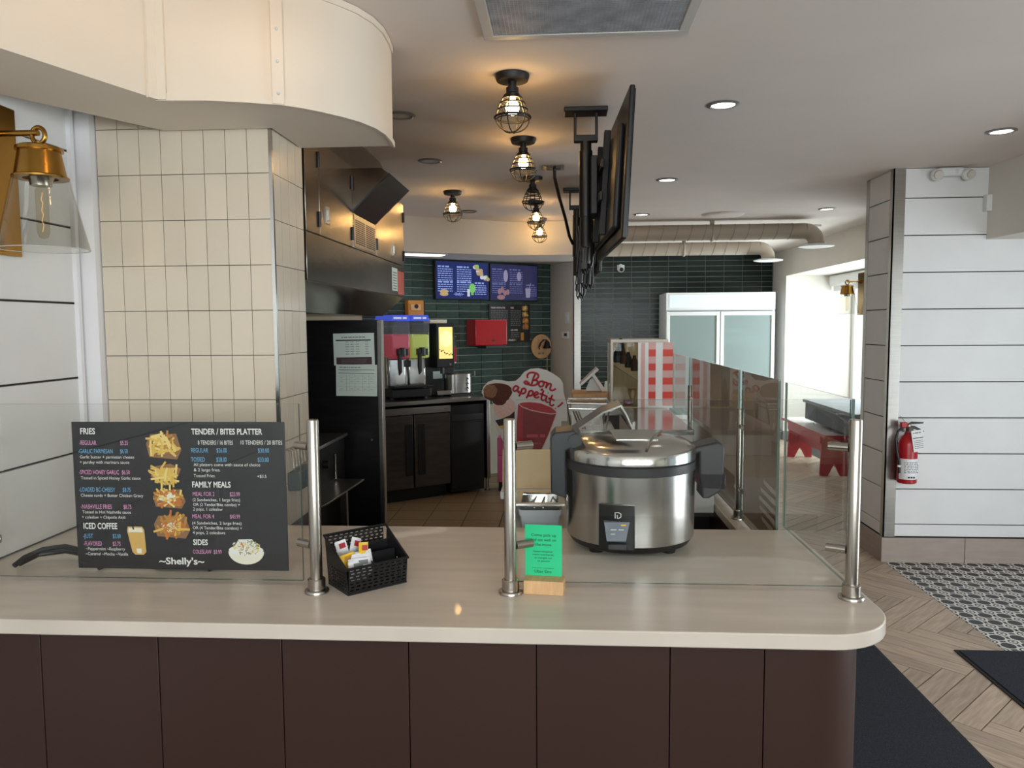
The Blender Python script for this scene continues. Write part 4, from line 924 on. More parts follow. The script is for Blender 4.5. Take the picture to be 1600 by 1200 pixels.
# ---------------------------------------------------------------- back counter along the angled wall (local frames)
def wthing(name, label, cat, s, off, z, group=None):
    return thing(name, label, cat, wpt(s, off, z), rz=WA, group=group)
ct = wthing('work_counter', 'stainless work counter along the angled green wall', 'counter', 0, 0, 0)
MB().box(-.35, 1.115, -.705, -.012, .885, .92).build('top', M_steel, ct, bevel=.003)
MB().box(1.075, 1.11, -.69, -.02, .12, .885).build('end_panel', M_steel, ct, bevel=.002)
for y in (-.66, -.06): MB().cyl((1.09, y, 0), (1.09, y, .12), .018, n=12).cyl((1.09, y, .0), (1.09, y, .02), .026, n=12).build('leg', M_steel, ct)
uf = wthing('undercounter_fridge', 'two door black stainless fridge under the steel work counter', 'fridge', .33, -.0, 0)
MB().box(-.62, .345, -.66, -.03, .12, .84).build('body', M_blackm, uf, bevel=.003)
MB().box(-.62, .345, -.70, -.66, .80, .86).build('top_strip', M_steel, uf, bevel=.003)
M_fdoor = mat('dark_brushed_door', (96, 90, 86), .35, .85, noise=(5, .2), stretch=(1, 1, 6))
for x0, x1, hx in ((-.315, -.045, -.085), (-.03, .335, .04)):
    d = MB().box(x0, x1, -.70, -.66, .125, .79).build('door', M_fdoor, uf, bevel=.004)
    MB().box(hx-.035, hx+.035, -.708, -.70, .24, .71).build('recessed_handle', M_black, d, bevel=.003)
MB().box(-.60, .33, -.62, -.1, .0, .12).build('kick_plate', M_black, uf)
dw = wthing('dishwasher', 'black narrow appliance under the right end of the steel work counter', 'appliance', .86, 0, 0)
MB().box(-.17, .20, -.66, -.05, .02, .85).build('body', M_black, dw, bevel=.004); MB().box(-.16, .19, -.675, -.66, .70, .76).build('handle_bar', M_dark, dw, bevel=.005)
MB().box(-.165, .195, -.668, -.66, .06, .68).build('door', M_blackm, dw, bevel=.003)
# slush machine
sm = wthing('slush_machine', 'twin bowl slush machine with blue lids, pink and lime slush', 'drink machine', .352, .36, .92)
MB().box(-.20, .20, -.08, .20, .10, .40).build('steel_housing', M_steel, sm, bevel=.006)
MB().box(-.20, .20, -.20, .20, 0.02, .10).build('drip_base', M_black, sm, bevel=.008); MB().box(-.20, .20, -.25, -.12, .115, .135).build('drip_tray', M_black, sm, bevel=.004)
for x in (-.17, .17):
    for y in (-.12, .14): MB().cyl((x, y, 0), (x, y, .03), .02).build('foot', M_black, sm)
for x, mm in ((-.10, M_pslush), (.10, M_gslush)):
    b = MB().box(x-.097, x+.097, -.19, .19, .375, .725).build('bowl', M_slushg, sm, bevel=.02, seg=3)
    MB().box(x-.092, x+.092, -.185, .185, .38, .60).build('slush', mm, b, bevel=.018, seg=3)
    l = MB().prism_xz([(x-.096, .725), (x+.096, .725), (x+.080, .778), (x-.080, .778)], -.19, .19).build('lid', M_bluel, sm, bevel=.004)
    t_ = MB(); dashes(t_, x-.07, x+.06, .742, .018, -.1915, random.Random(2)); t_.build('lid_print', M_scrw, l)
    MB().box(x-.05, x+.05, -.24, -.19, .41, .47).cyl((x, -.22, .40), (x, -.22, .48), .03, n=12).prism_xz([(x-.055, .42), (x-.02, .43), (x-.02, .26), (x-.045, .23), (x-.055, .3)], -.25, -.225).build('tap', M_black, sm, bevel=.004)
    MB().box(x-.085, x+.085, -.10, -.08, .12, .375).build('splash_panel', M_chrome, sm, bevel=.012)
MB().box(-.03, .03, -.12, -.08, .30, .36).build('control_box', M_black, sm, bevel=.003)
cf = wthing('drink_dispenser', 'tall black drink dispenser with a glowing yellow front panel', 'drink machine', .70, .36, .92)
MB().box(-.135, .045, -.02, .30, 0, .70).box(.045, .125, -.02, .14, .26, .70).box(-.07, .125, -.16, -.02, .28, .70).build('cabinet', M_black, cf, bevel=.008)
MB().box(-.045, .10, -.168, -.158, .365, .665).build('front_panel', M_lit, cf, bevel=.004)
q = MB(); q.disc(.03, .555, .064, .075, -.1686); q.build('panel_swirl', mat('lit_swirl', (252, 236, 168), .4, emit=.85), cf)
q = MB()
for k in range(9): q.disc(-.038+k*.0165, (.452, .438, .446, .424, .412, .416, .402, .410, .404)[k], .0075, (.006, .010, .006, .009, .006, .005, .007, .006, .009)[k], -.1695, 7)
q.build('panel_beans', mat('bean_print', (96, 70, 30), .6), cf)
MB().cyl((.075, -.165, .31), (.075, -.158, .31), .012).build('button', M_nickel, cf)
MB().box(-.06, .09, -.15, -.02, .02, .06).build('drip_tray', M_steel, cf, bevel=.003); MB().box(-.04, .06, -.026, -.02, .17, .24).build('price_tag', M_paper, cf)
MB().cyl((.02, -.1, .22), (.02, -.1, .28), .02).build('nozzle', M_dark, cf)
ur = wthing('hot_water_urn', 'rounded steel urn with a black lever on the work counter', 'urn', .915, .42, .92)
MB().prism(arc(.05, 0, .085, -90, 90)+arc(-.06, 0, .085, 90, 270), .02, .215).build('tank', M_steel, ur, bevel=.008)
MB().box(-.13, .12, -.09, .09, 0, .02).build('base', M_dark, ur, bevel=.003); MB().tube([(.11, -.06, .17), (.135, -.09, .19), (.135, -.09, .235)], .007, 6).build('lever', M_chrome, ur)
q = MB(); 
for k in range(3): q.tube([(.055+.012*math.cos(i*.7), -.087, .065+k*.045+.016*math.sin(i*.7)) for i in range(8)], .004, 5)
q.build('gauge_marks', M_black, ur)
cm = wthing('coffee_grinder', 'small red and black coffee machine beside the tall drink dispenser', 'coffee machine', .925, .17, .92)
MB().box(-.09, .09, -.04, .16, .40, .57).box(-.09, -.04, -.04, .16, .34, .40).build('head', M_black, cm, bevel=.005); MB().box(-.03, .092, -.045, .155, .315, .47).build('red_side', M_red, cm, bevel=.005)
MB().box(-.085, .085, .0, .16, 0, .34).build('column', M_black, cm, bevel=.005); MB().box(.02, .085, -.045, .0, .303, .315).build('lip', M_whitep, cm); MB().box(-.09, .09, -.044, .158, .566, .576).build('top_edge', M_nickel, cm)
pp = wthing('paper_cup_stack', 'pale stacked filter papers on top of the tall drink dispenser', 'papers', .765, .26, 1.62)
for k in range(3): MB().prism_xz([(-.09, .002+k*.012), (.09, .002+k*.012), (.096, .013+k*.012), (-.094, .013+k*.012)], -.05, .09).build('paper_pad', M_cream, pp, bevel=.002)
# wall mounted things
bxo = wthing('orange_box', 'orange-brown dispenser box on the green wall above the slush machine', 'dispenser', .635, -.0, 1.66)
MB().box(-.085, .085, -.09, -.01, 0, .19).build('case', M_orange, bxo, bevel=.006); MB().box(-.06, .05, -.098, -.09, .09, .15).build('front_flap', M_lwood, bxo, bevel=.003); MB().cyl((0, -.10, .13), (0, -.088, .13), .022).build('button', M_black, bxo); MB().box(.075, .10, -.085, -.01, -.04, .18).build('side_bracket', M_black, bxo)
td = wthing('towel_dispenser', 'red paper towel dispenser on the green wall', 'dispenser', 1.245, 0, 1.39)
MB().box(0, .39, -.20, -.01, .0, .26).build('cover', M_red, td, bevel=.012, seg=3); MB().box(.13, .38, -.19, -.02, -.03, 0).build('paper_slot', M_dark, td, bevel=.003); MB().box(.005, .385, -.198, -.01, .258, .266).build('top_edge', M_redp, td); MB().cyl((.22, -.203, .05), (.22, -.198, .05), .014).build('lock', M_dark, td)
ps = wthing('wall_menu_poster', 'dark menu poster with fries photos on the green wall', 'poster', 1.525, 0, 1.412)
MB().box(0, .525, -.016, -.010, 0, .412).build('sheet', M_charc, ps)
q = MB(); rr = random.Random(8)
text(q, 'TENDER / BITES PLATTER', .02, .20, .365, .016, -.0172, True); text(q, 'FRIES', .27, .31, .365, .016, -.0172, True); text(q, 'ICED COFFEE', .27, .36, .125, .016, -.0172, True); text(q, "~Shelly's~", .23, .34, .018, .02, -.0172, True)
q.build('headings', M_lett, ps); q = MB()
for k in range(5): dashes(q, .02, .235, .335-k*.022, .009, -.0172, rr)
for k in range(8): dashes(q, .27, .40, .335-k*.022, .009, -.0172, rr)
for k in range(3): dashes(q, .27, .38, .10-k*.022, .009, -.0172, rr)
for k in range(7): dashes(q, .02, .15, .20-k*.022, .009, -.0172, rr)
q.build('small_print', M_scrt2b if False else M_greyink, ps)
for x, z, cc in ((.455, .37, [0, 1]), (.46, .30, [0, 1]), (.465, .235, [0, 3]), (.465, .17, [2, 3])): fries(ps, x, z, .045, .035, 24, rf, TRAY, cc, -.017)
q = MB(); q.rect(.40, .44, .02, .105, -.0172); q.build('coffee_picture', FRY[2], ps); q = MB(); q.disc(.13, .06, .045, .035, -.0172); q.build('coleslaw_picture', M_cream, ps)
def wscreen(s, w_, h, z, base, label, seed, left):
    t = wthing('menu_screen', label, 'screen', s, 0, z, 'menu screens on the angled green wall'); rr = random.Random(seed)
    MB().box(0, w_, -.06, -.01, 0, h).build('frame', M_black, t, bevel=.004); y = -.0612
    MB().rect(.012, w_-.012, .012, h-.012, y).build('display', base, t)
    tx_ = M_scrt if left else M_scrt2; y -= .0006
    for (x0, x1, n, z0) in ((.03, .20, 12, h-.07), (.25, .42, 12, h-.07), (.46, .60, 6, h*.42)):
        q = MB()
        for k in range(n):
            if z0-k*.022 < .05: break
            dashes(q, x0, x1 if k else x1-.03, z0-k*.022, .016 if k in (0, 7) else .009, y, rr)
        q.build('text_column', tx_, t)
    if left:
        q = MB()
        for k in range(14): q.disc(.45+.012*k+rr.uniform(-.02, .02), h-.06-.009*k+rr.uniform(-.03, .03), .024, .02, y-.0002*k, 9); q.mi = rr.choice([0, 1, 2])
        q.build('food_picture', [M_scrw, M_scrg, M_scrb], t, smooth=False)
        q = MB(); q.mi = 0; q.disc(.43, .12, .038, .05, y-.0004); q.rect(.415, .445, .05, .10, y-.0003); q.mi = 1; q.rect(.37, .40, .035, .11, y-.0005); q.build('drinks_picture', [M_scrg, M_scrw], t, smooth=False)
        q = MB(); q.disc(.10, .055, .05, .018, y-.0003); q.disc(.10, .082, .05, .022, y-.0006); q.build('burger_picture', M_scrb, t)
        q = MB(); text(q, "~Shelly's~", .21, .33, .045, .028, y-.0004, True); q.build('name_lettering', M_scrt, t)
    else:
        MB().disc(.20, h-.13, .028, .065, y-.0003).build('tall_cup_picture', M_scrw2, t); MB().disc(.37, h-.13, .028, .05, y-.0003).build('sundae_picture', M_scrw2, t); q = MB(); q.poly([(.45, y-.0003, .14), (.52, y-.0003, .14), (.51, y-.0003, .04), (.46, y-.0003, .04)]); q.poly([(.50, y-.0004, .14), (.508, y-.0004, .14), (.525, y-.0004, .2), (.518, y-.0004, .2)])
        q.build('straw_cup_picture', M_scrw2, t)
        q = MB(); q.disc(.14, .04, .05, .025, y-.0003); [q.disc(.12+.035*k, .10+.02*math.sin(k*2), .022, .03, y-.0004-.0002*k) for k in range(4)]; q.build('food_picture', M_scrb2, t)
    return t
M_scrw2 = mat('screen_lilac', (150, 144, 178), .3, emit=.45); M_scrb2 = mat('screen_rose', (150, 112, 120), .3, emit=.4)
wscreen(.865, .635, .395, 1.862, M_scr, 'brighter blue menu screen on the angled green wall', 4, True)
wscreen(1.507, .62, .395, 1.855, M_scr2, 'dimmer violet menu screen on the angled green wall, right of the blue one', 5, False)
bp = wthing('bell_plaque', 'round wooden plaque with a black bell on the green wall', 'bell', 2.195, -.0, 1.36)
MB().cyl((0, -.03, 0), (0, -.01, 0), .135, n=36).build('plaque', M_lwood, bp, bevel=.004)
MB().lathe([(0, .075), (.012, .07), (.028, .05), (.032, .02), (.048, -.01), (.05, -.014), (.0, -.014)], (.03, -.09, -.005), 20).build('bell', M_black, bp)
MB().tube([(-.03, -.03, .0), (-.035, -.06, .04), (-.01, -.085, .075), (.03, -.09, .07)], .008, 8).tube([(-.03, -.03, -.03), (-.06, -.06, .0), (-.035, -.06, .04)], .006, 8).build('bracket', M_black, bp)
MB().cyl((.03, -.09, -.02), (.03, -.09, -.03), .01).tube([(.03, -.09, -.03), (.028, -.09, -.2), (.03, -.09, -.33)], .004, 6).build('pull_rope', M_lwood, bp)
q = MB(); dashes(q, -.05, .03, -.085, .02, -.0312, random.Random(1)); q.build('plaque_print', M_greyink, bp)
sw = thing('light_switch', 'white rocker light switch on the narrow wall', 'switch', (.03, 8.3, 1.66), rz=-53.2)
MB().box(-.035, .035, -.008, 0, -.06, .06).build('plate', M_whitep, sw, bevel=.003); MB().box(-.016, .016, -.012, -.006, -.032, .032).build('rocker', M_paper, sw, bevel=.002)
sw.location = (.068, 8.327, 1.675)
th_ = thing('thermostat', 'white thermostat with a small grey display below the light switch', 'thermostat', (.05, 8.35, 1.48), rz=-53.2)
MB().box(-.06, .06, -.022, 0, -.04, .04).build('case', M_whitep, th_, bevel=.006); MB().rect(-.005, .045, -.012, .02, -.0225).build('display', M_dark, th_)
th_.location = (.052, 8.349, 1.487)
# fluorescent light in the soffit
fl = thing('ceiling_light_panel', 'lit fluorescent panel under the soffit at the hood end', 'ceiling light', (-1.5, 7.15, 2.27))
MB().prism([(-1.80, 6.78), (-1.06, 7.19), (-1.16, 7.36), (-1.90, 6.95)], 2.262, 2.2695).build('frame', M_whitep, fl); MB().prism([(-1.785, 6.80), (-1.085, 7.19), (-1.165, 7.335), (-1.875, 6.945)], 2.258, 2.2621).build('diffuser', M_fluo, fl)
# ---------------------------------------------------------------- cutout standee
sd = thing('cutout_standee', 'large ice cream and red drink cutout sign in front of the green wall', 'sign', (0, 0, 0), rz=0)
KZ = .000984*1.0    # traced sign coordinates to metres
def sp(x, y): return ((x-60)*KZ-.0, (1100-y)*KZ)
outl = [(65, 290), (85, 230), (130, 185), (190, 165), (260, 170), (330, 182), (400, 175), (440, 140), (480, 90), (540, 60), (620, 55), (700, 75), (770, 115), (830, 160), (855, 210), (858, 290), (875, 350), (890, 420), (895, 600), (890, 660), (840, 700), (770, 720), (740, 800), (700, 870), (640, 980), (600, 1080), (330, 1080), (315, 860), (250, 720), (185, 590), (178, 500), (175, 400), (150, 345), (90, 330)]
MB().prism_xz([sp(*p) for p in outl], 0, .012).build('board', M_card, sd, smooth=False)
q = MB(); q.poly([(sp(*p)[0], -.0008, sp(*p)[1]) for p in [(420, 400), (455, 385), (540, 380), (640, 390), (740, 430), (790, 480), (785, 500), (640, 862), (600, 950), (420, 950), (405, 800), (405, 600)][::-1]]); q.build('drink_picture', M_crim, sd)
q = MB(); q.poly([(sp(*p)[0], -.0012, sp(*p)[1]) for p in [(470, 430), (640, 480), (790, 500), (740, 640), (640, 862), (600, 950), (470, 950), (462, 600)][::-1]]); q.build('drink_shade', M_bord, sd)
q = MB()
q.tube([(sp(x, y)[0], -.002, sp(x, y)[1]) for x, y in [(425, 400), (460, 430), (540, 460), (640, 482), (740, 498), (790, 490), (790, 470), (740, 430), (640, 392), (540, 380), (455, 384)]], .005, 5, True)
q.tube([(sp(x, y)[0], -.002, sp(x, y)[1]) for x, y in [(790, 500), (720, 690), (640, 862)]], .006, 5); q.build('cup_rim', M_straw, sd)
q = MB(); dashes(q, sp(500, 700)[0], sp(680, 700)[0], sp(0, 725)[1], .028, -.002, random.Random(6)); dashes(q, sp(500, 780)[0], sp(650, 780)[0], sp(0, 790)[1], .012, -.002, random.Random(7)); q.build('cup_print', mat('rose_print', (206, 74, 92), .6), sd)
q = MB(); rr = random.Random(2)
def blob(cx, cy, rx, ry, y, n=26, j=.08, a0=0): return [(sp(cx+rx*(1+rr.uniform(-j, j))*math.cos(2*math.pi*i/n), 0)[0], y, sp(0, cy-ry*(1+rr.uniform(-j, j))*math.sin(2*math.pi*i/n))[1]) for i in range(n)]
q.poly(blob(290, 440, 108, 110, -.0010, j=.02)); q.build('strawberry_scoop', M_straw, sd)
q = MB(); q.poly(blob(225, 290, 140, 96, -.0014)); q.poly(blob(240, 370, 70, 45, -.0013)); q.build('chocolate_scoop', M_choc, sd)
q = MB(); q.poly(blob(150, 275, 68, 68, -.0018)); q.build('chocolate_highlight', M_chocl, sd)
q = MB(); q.poly([(sp(*p)[0], -.0016, sp(*p)[1]) for p in [(195, 560), (260, 545), (340, 510), (385, 470), (385, 560), (330, 600), (230, 615)][::-1]]); q.build('cookie_scoop', M_speck, sd)
q = MB(); q.poly([(sp(*p)[0], -.0017, sp(*p)[1]) for p in [(230, 615), (330, 600), (330, 640), (255, 645)][::-1]]); q.build('cone_band', FRY[0], sd)
q = MB()
def stroke(pts, w):
    # catmull-rom through traced points
    P = [Vector(sp(*p)) for p in pts]; out = []
    for i in range(len(P)-1):
        a, b, c_, d = P[max(i-1, 0)], P[i], P[i+1], P[min(i+2, len(P)-1)]
        for k in range(5):
            t = k/5; out.append(.5*((2*b)+(-a+c_)*t+(2*a-5*b+4*c_-d)*t*t+(-a+3*b-3*c_+d)*t**3))
    out.append(P[-1]); q.tube([(p.x, -.003, p.y) for p in out], w, 6)
T1 = .0092
for st in ([(515, 150), (512, 120), (535, 98), (575, 96), (612, 112), (618, 138), (598, 160), (562, 172)], [(562, 172), (598, 172), (612, 190), (598, 212), (560, 220), (525, 212), (495, 205), (482, 190), (495, 178), (515, 190), (535, 205)], [(590, 105), (570, 150), (552, 212)],
           [(655, 180), (632, 185), (622, 212), (638, 232), (662, 225), (668, 198), (655, 180), (680, 190), (700, 192)], [(706, 190), (698, 215), (690, 248)], [(694, 232), (718, 205), (738, 208), (736, 230), (730, 255), (742, 268), (765, 265), (785, 250)],
           [(425, 235), (400, 225), (378, 245), (376, 268), (395, 275), (415, 258), (428, 232)], [(428, 235), (418, 265), (424, 285), (440, 284)], [(462, 248), (450, 285), (430, 325)], [(452, 268), (475, 248), (495, 262), (488, 290), (462, 300), (448, 290)], [(532, 270), (520, 305), (500, 345)], [(522, 290), (545, 270), (566, 285), (558, 312), (532, 322), (518, 312)],
           [(580, 318), (608, 308), (612, 290), (595, 285), (578, 305), (580, 330), (600, 340), (625, 330)], [(640, 268), (662, 255)], [(668, 268), (652, 315), (646, 350), (660, 366), (678, 358)], [(628, 300), (650, 306), (690, 322)], [(700, 318), (690, 350), (692, 378), (712, 382)], [(712, 290), (716, 292)],
           [(752, 312), (734, 360), (728, 400), (745, 418), (768, 405)], [(712, 345), (740, 350), (775, 368)], [(852, 385), (825, 412), (802, 428)], [(780, 440), (784, 446)]):
    stroke(st, T1)
q.build('script_lettering', M_crim, sd)
MB().box(.15, .53, .02, .24, .09, .72-.37).box(.15, .53, .02, .24, .35, .52).build('pink_pedestal', M_magenta, sd, bevel=.006); MB().box(.16, .52, .03, .23, 0, .09).build('black_foot', M_black, sd, bevel=.004)
sd.location = (-.765, 7.22, .17-.17)
for o in sd.children:
    if o.name.split('.')[0] not in ('pink_pedestal', 'black_foot'): o.location.z = .162
# ---------------------------------------------------------------- low work table behind the counter and what stands on it
lt = thing('work_table', 'low steel work table just behind the counter, under the grey bin', 'table', (.08, 2.95, 0))
MB().box(-.18, .30, 2.50, 3.20, .835, .86).build('top', M_steel, lt, bevel=.003)
for x in (-.15, .27):
    for y in (2.53, 3.17): MB().cyl((x, y, 0), (x, y, .835), .018, n=10).build('leg', M_steel, lt)
gb = thing('grey_bin', 'grey plastic bin topped with a steel pan behind the rice cooker', 'bin', (-.075, 2.66, .86))
gx, gy = -.075, 2.66
def tub(m, wb, db_, wt_, dt_, z0, z1, th=.004):
    def rr_(w_, d, r=.02): return [(gx+sx_*(w_-r)+r*math.cos(R(a)), gy+sy_*(d-r)+r*math.sin(R(a))) for sx_, sy_, a0 in ((1, -1, -90), (1, 1, 0), (-1, 1, 90), (-1, -1, 180)) for a in (a0, a0+45, a0+90)]
    rings = [(rr_(wb, db_), z0), (rr_(wt_, dt_), z1), (rr_(wt_-th, dt_-th), z1), (rr_(wb-th, db_-th), z0+th)]
    vs = []; [vs.extend([(x, y, z) for x, y in r_]) for r_, z in rings]; n = 12; fs = [tuple(range(n))[::-1], tuple(range(3*n, 4*n))]
    for k in range(3):
        for i in range(n): fs.append((k*n+i, k*n+(i+1) % n, (k+1)*n+(i+1) % n, (k+1)*n+i))
    return m.add(vs, fs)
tub(MB(), .062, .075, .072, .088, .86, .965).build('tub', M_greyp, gb); tub(MB(), .073, .089, .077, .093, .945, .968).build('tub_rim', M_greyp, gb)
pn = tub(MB(), .060, .070, .070, .080, .93, .985)
pn.box(gx-.086, gx+.086, gy-.1, gy-.078, .985, .992).box(gx-.086, gx+.086, gy+.078, gy+.1, .985, .992).box(gx-.086, gx-.064, gy-.078, gy+.078, .985, .992).box(gx+.064, gx+.086, gy-.078, gy+.078, .985, .992).build('steel_pan', M_chrome, gb)
for sx_ in (-.03, 0, .03): MB().tube([(gx+sx_-.018, gy-.08, .975), (gx+sx_, gy, .962), (gx+sx_+.015, gy+.08, .978)], .003, 6).build('utensil', M_chrome, gb)
cbx = thing('cutting_board', 'tan cutting board propped upright behind the glass post', 'board', (-.14, 3.06, .86))
m = MB(); m.M = Matrix.Translation((-.14, 3.06, .935)) @ Matrix.Rotation(R(-6), 4, 'X'); m.box(-.100, .104, 0, .018, 0, .160).build('board', M_tan, cbx, bevel=.003)
m = MB(); m.box(-.245, -.04, 3.0, 3.12, .905, .935).build('lower_board', M_whitep, cbx, bevel=.003, label='white board lying flat beneath')
MB().box(-.175, -.05, 3.02, 3.10, .86, .905).build('riser', M_dark, cbx)
kn = thing('carving_knife', 'dark handled knife leaning at the right of the tan cutting board', 'knife', (.01, 3.03, .86))
MB().tube([(-.015, 3.03, .862), (.005, 3.04, .94)], .008, 8).build('blade_guard', M_dark, kn); m = MB(); m.prism_xz([(-.002, .93), (.012, .93), (.03, 1.07), (.022, 1.075)], 3.038, 3.041); m.build('blade', M_chrome, kn)
# ---------------------------------------------------------------- prep equipment inside the side ledge
wc_ = thing('white_cabinet', 'white sided refrigerated base behind the rice cooker along the ledge', 'cabinet', (.47, 4.0, 0))
MB().box(.31, .644, 3.225, 4.70, .80, .955).build('body', M_whitep, wc_, bevel=.004); MB().box(.33, .63, 3.25, 4.68, .06, .80).build('base', M_black, wc_, bevel=.004)
for y in (3.3, 4.6):
    for x in (.37, .6): MB().cyl((x, y, 0), (x, y, .06), .02).build('foot', M_dark, wc_)
hw = thing('warming_unit', 'steel topped counter unit in front of the red gingham panel', 'appliance', (.5, 4.2, .955))
MB().box(.355, .642, 3.76, 4.69, .956, 1.06).build('body', M_whitep, hw, bevel=.003); MB().box(.35, .645, 3.735, 4.70, 1.06, 1.085).build('steel_top', M_chrome, hw, bevel=.002)
MB().box(.345, .362, 3.735, 3.765, 1.085, 1.125).box(.345, .358, 3.74, 4.69, 1.085, 1.10).build('corner_lip', M_steel, hw, bevel=.002)
pt_ = thing('prep_table', 'steel prep table carrying the open steel rack behind the cooker', 'table', (.18, 4.1, 0))
MB().box(.0, .305, 3.45, 4.75, .97, 1.0).build('top', M_steel, pt_, bevel=.003)
for x in (.03, .28):
    for y in (3.5, 4.7): MB().cyl((x, y, 0), (x, y, .97), .018, n=10).build('leg', M_steel, pt_)
ck = thing('hinged_cover', 'slanted bent steel cover standing behind the rice cooker lid', 'cover', (.17, 3.6, 1.0))
MB().prism_xz([(.005, 1.0), (.012, 1.078), (.19, 1.20), (.275, 1.232), (.30, 1.19), (.345, 1.09), (.30, 1.0), (.292, 1.0), (.336, 1.09), (.294, 1.185), (.271, 1.222), (.192, 1.192), (.02, 1.074), (.012, 1.0)], 3.50, 3.74).build('sheet', M_steel, ck)
rk = thing('steel_rack', 'open steel frame rack with white dividers and utensils on the prep table', 'rack', (.15, 4.3, 1.0))
f_ = MB()
for z, w_ in ((1.165, .115), (1.135, .108), (1.015, .095)):
    f_.tube([(.15-w_, 4.2, z), (.15+w_, 4.2, z), (.15+w_, 4.5, z), (.15-w_, 4.5, z)], .005, 6, True)
for sx_ in (-1, 1):
    for y in (4.2, 4.5): f_.tube([(.15+sx_*.115, y, 1.165), (.15+sx_*.095, y, 1.005)], .005, 6)
f_.build('frame', M_chrome, rk)
MB().box(.06, .24, 4.47, 4.49, 1.01, 1.14).box(.055, .245, 4.22, 4.49, 1.002, 1.01).build('tray', M_steel, rk)
for x in (.165, .215): MB().prism_xz([(x-.004, 1.14), (x+.008, 1.14), (x+.016, 1.02), (x+.004, 1.02)], 4.215, 4.235).build('divider', M_whitep, rk)
for x in (.085, .10, .115): MB().tube([(x-.02, 4.25, 1.12), (x+.02, 4.28, 1.014)], .005, 6).build('utensil', M_chrome, rk)
# gingham panel
gp = thing('gingham_panel', 'white panel with red gingham check print standing by the side glass', 'panel', (.47, 4.72, 1.085), rz=0)
MB().box(0, .212, 0, .006, 0, .403).build('board', M_card, gp)
ga, gb2 = MB(), MB(); y1_ = -.0008
def hatch(x0, x1, z0, z1, m, n):
    # diagonal stripes clipped to the cell
    w_ = x1-x0; h = z1-z0; st = .011; k = -h
    while k < w_:
        pl = clip([(x0+k, z0), (x0+k+st*.48, z0), (x0+k+h+st*.48, z1), (x0+k+h, z1)], x0, x1, z0, z1)
        if pl: m.poly([(x, y1_, z) for x, z in pl])
        k += st
for x0, x1, s in ((.018, .042, 1), (.064, .108, 0), (.150, .212, 0)):
    for k in range(6):
        z = .403-.043-k*.0865*1.0
        if s: hatch(x0, x1, max(z, 0), z+.04, gb2, 0); (hatch(x0, x1, max(z-.043, 0), z, ga, 0) if z > .01 else None)
        else:
            if z > .0: hatch(x0, x1, z, z+.043, gb2, 0)
            if z-.043 > 0:
                ga.rect(x0, x1, z-.043, z, y1_)
ga.build('solid_checks', mat('orange_red_print', (208, 58, 40), .5), gp, smooth=False, kind='stuff'); gb2.build('hatched_checks', mat('orange_red_hatch', (206, 66, 50), .5), gp, smooth=False, kind='stuff')
# display case
st2 = thing('service_table', 'steel service table under the glass display case', 'table', (.36, 5.5, 0))
MB().box(.05, .64, 4.78, 6.1, 1.03, 1.07).build('top', M_steel, st2, bevel=.003); MB().box(.08, .62, 4.85, 6.05, .1, 1.03).build('body', M_steeld, st2, bevel=.003)
for x in (.1, .6):
    for y in (4.87, 6.0): MB().cyl((x, y, 0), (x, y, .1), .02).build('foot', M_dark, st2)
dcs = thing('display_case', 'small glass display case with dark contents left of the gingham panel', 'display case', (.5, 5.0, 1.07))
f_ = MB()
for x in (.318, .66):
    for y in (4.84, 5.14): f_.box(x-.009, x+.009, y-.009, y+.009, 1.07, 1.50)
f_.box(.309, .669, 4.83, 4.85, 1.485, 1.505).box(.309, .669, 5.13, 5.15, 1.485, 1.505).box(.309, .327, 4.85, 5.13, 1.485, 1.505).box(.651, .669, 4.85, 5.13, 1.485, 1.505).build('frame', mat('clear_frame', (190, 178, 162), .3), dcs, bevel=.002)
MB().box(.327, .651, 5.136, 5.14, 1.08, 1.485).build('rear_panel', M_lwood, dcs); MB().box(.327, .651, 4.85, 5.13, 1.07, 1.08).build('floor_panel', M_tan, dcs)
MB().box(.327, .651, 4.836, 4.840, 1.08, 1.485).build('front_glass', M_bowlg, dcs); MB().box(.313, .317, 4.85, 5.13, 1.08, 1.485).build('side_glass', M_bowlg, dcs)
m = MB(); m.add([(.327, 4.87, 1.34), (.651, 4.87, 1.13), (.651, 5.12, 1.13), (.327, 5.12, 1.34), (.327, 4.87, 1.345), (.651, 4.87, 1.135), (.651, 5.12, 1.135), (.327, 5.12, 1.345)], [(3, 2, 1, 0), (4, 5, 6, 7), (0, 1, 5, 4), (1, 2, 6, 5), (2, 3, 7, 6), (3, 0, 4, 7)]).build('sloping_shelf', M_bowlg, dcs)
rr = random.Random(9)
for k, (x, z, cc) in enumerate(((.36, 1.355, M_black), (.40, 1.345, M_choc), (.435, 1.32, M_blackm), (.47, 1.30, M_choc), (.52, 1.27, M_chocl), (.385, 1.41, M_black))):
    o = MB().lathe([(0, 0), (.022, 0), (.026, .03), (.022, .062), (.012, .082), (.010, .10), (0, .10)], (x, 4.95+.02*(k % 3), z), 14).build('wrapped_treat', cc)
    tag(o, ['black wrapped treat at the left of the display case', 'brown wrapped treat in the display case, second from left', 'black wrapped treat in the middle of the display case', 'brown wrapped treat right of the middle in the display case', 'pale brown wrapped treat nearest the gingham panel', 'black wrapped treat on top of the others in the display case'][k], 'treat', 'wrapped treats in the display case')
o = MB().box(.40, .445, 4.9, 4.94, 1.0805, 1.115).build('red_box', M_red); tag(o, 'tiny red box inside the bottom of the display case', 'box')
o = MB().lathe([(0, 0), (.014, 0), (.012, .03), (.026, .07), (.028, .1), (0, .1)], (.46, 4.98, 1.081), 16).build('tasting_cup', FRY[2]); tag(o, 'amber cup inside the display case beside the red box', 'cup')
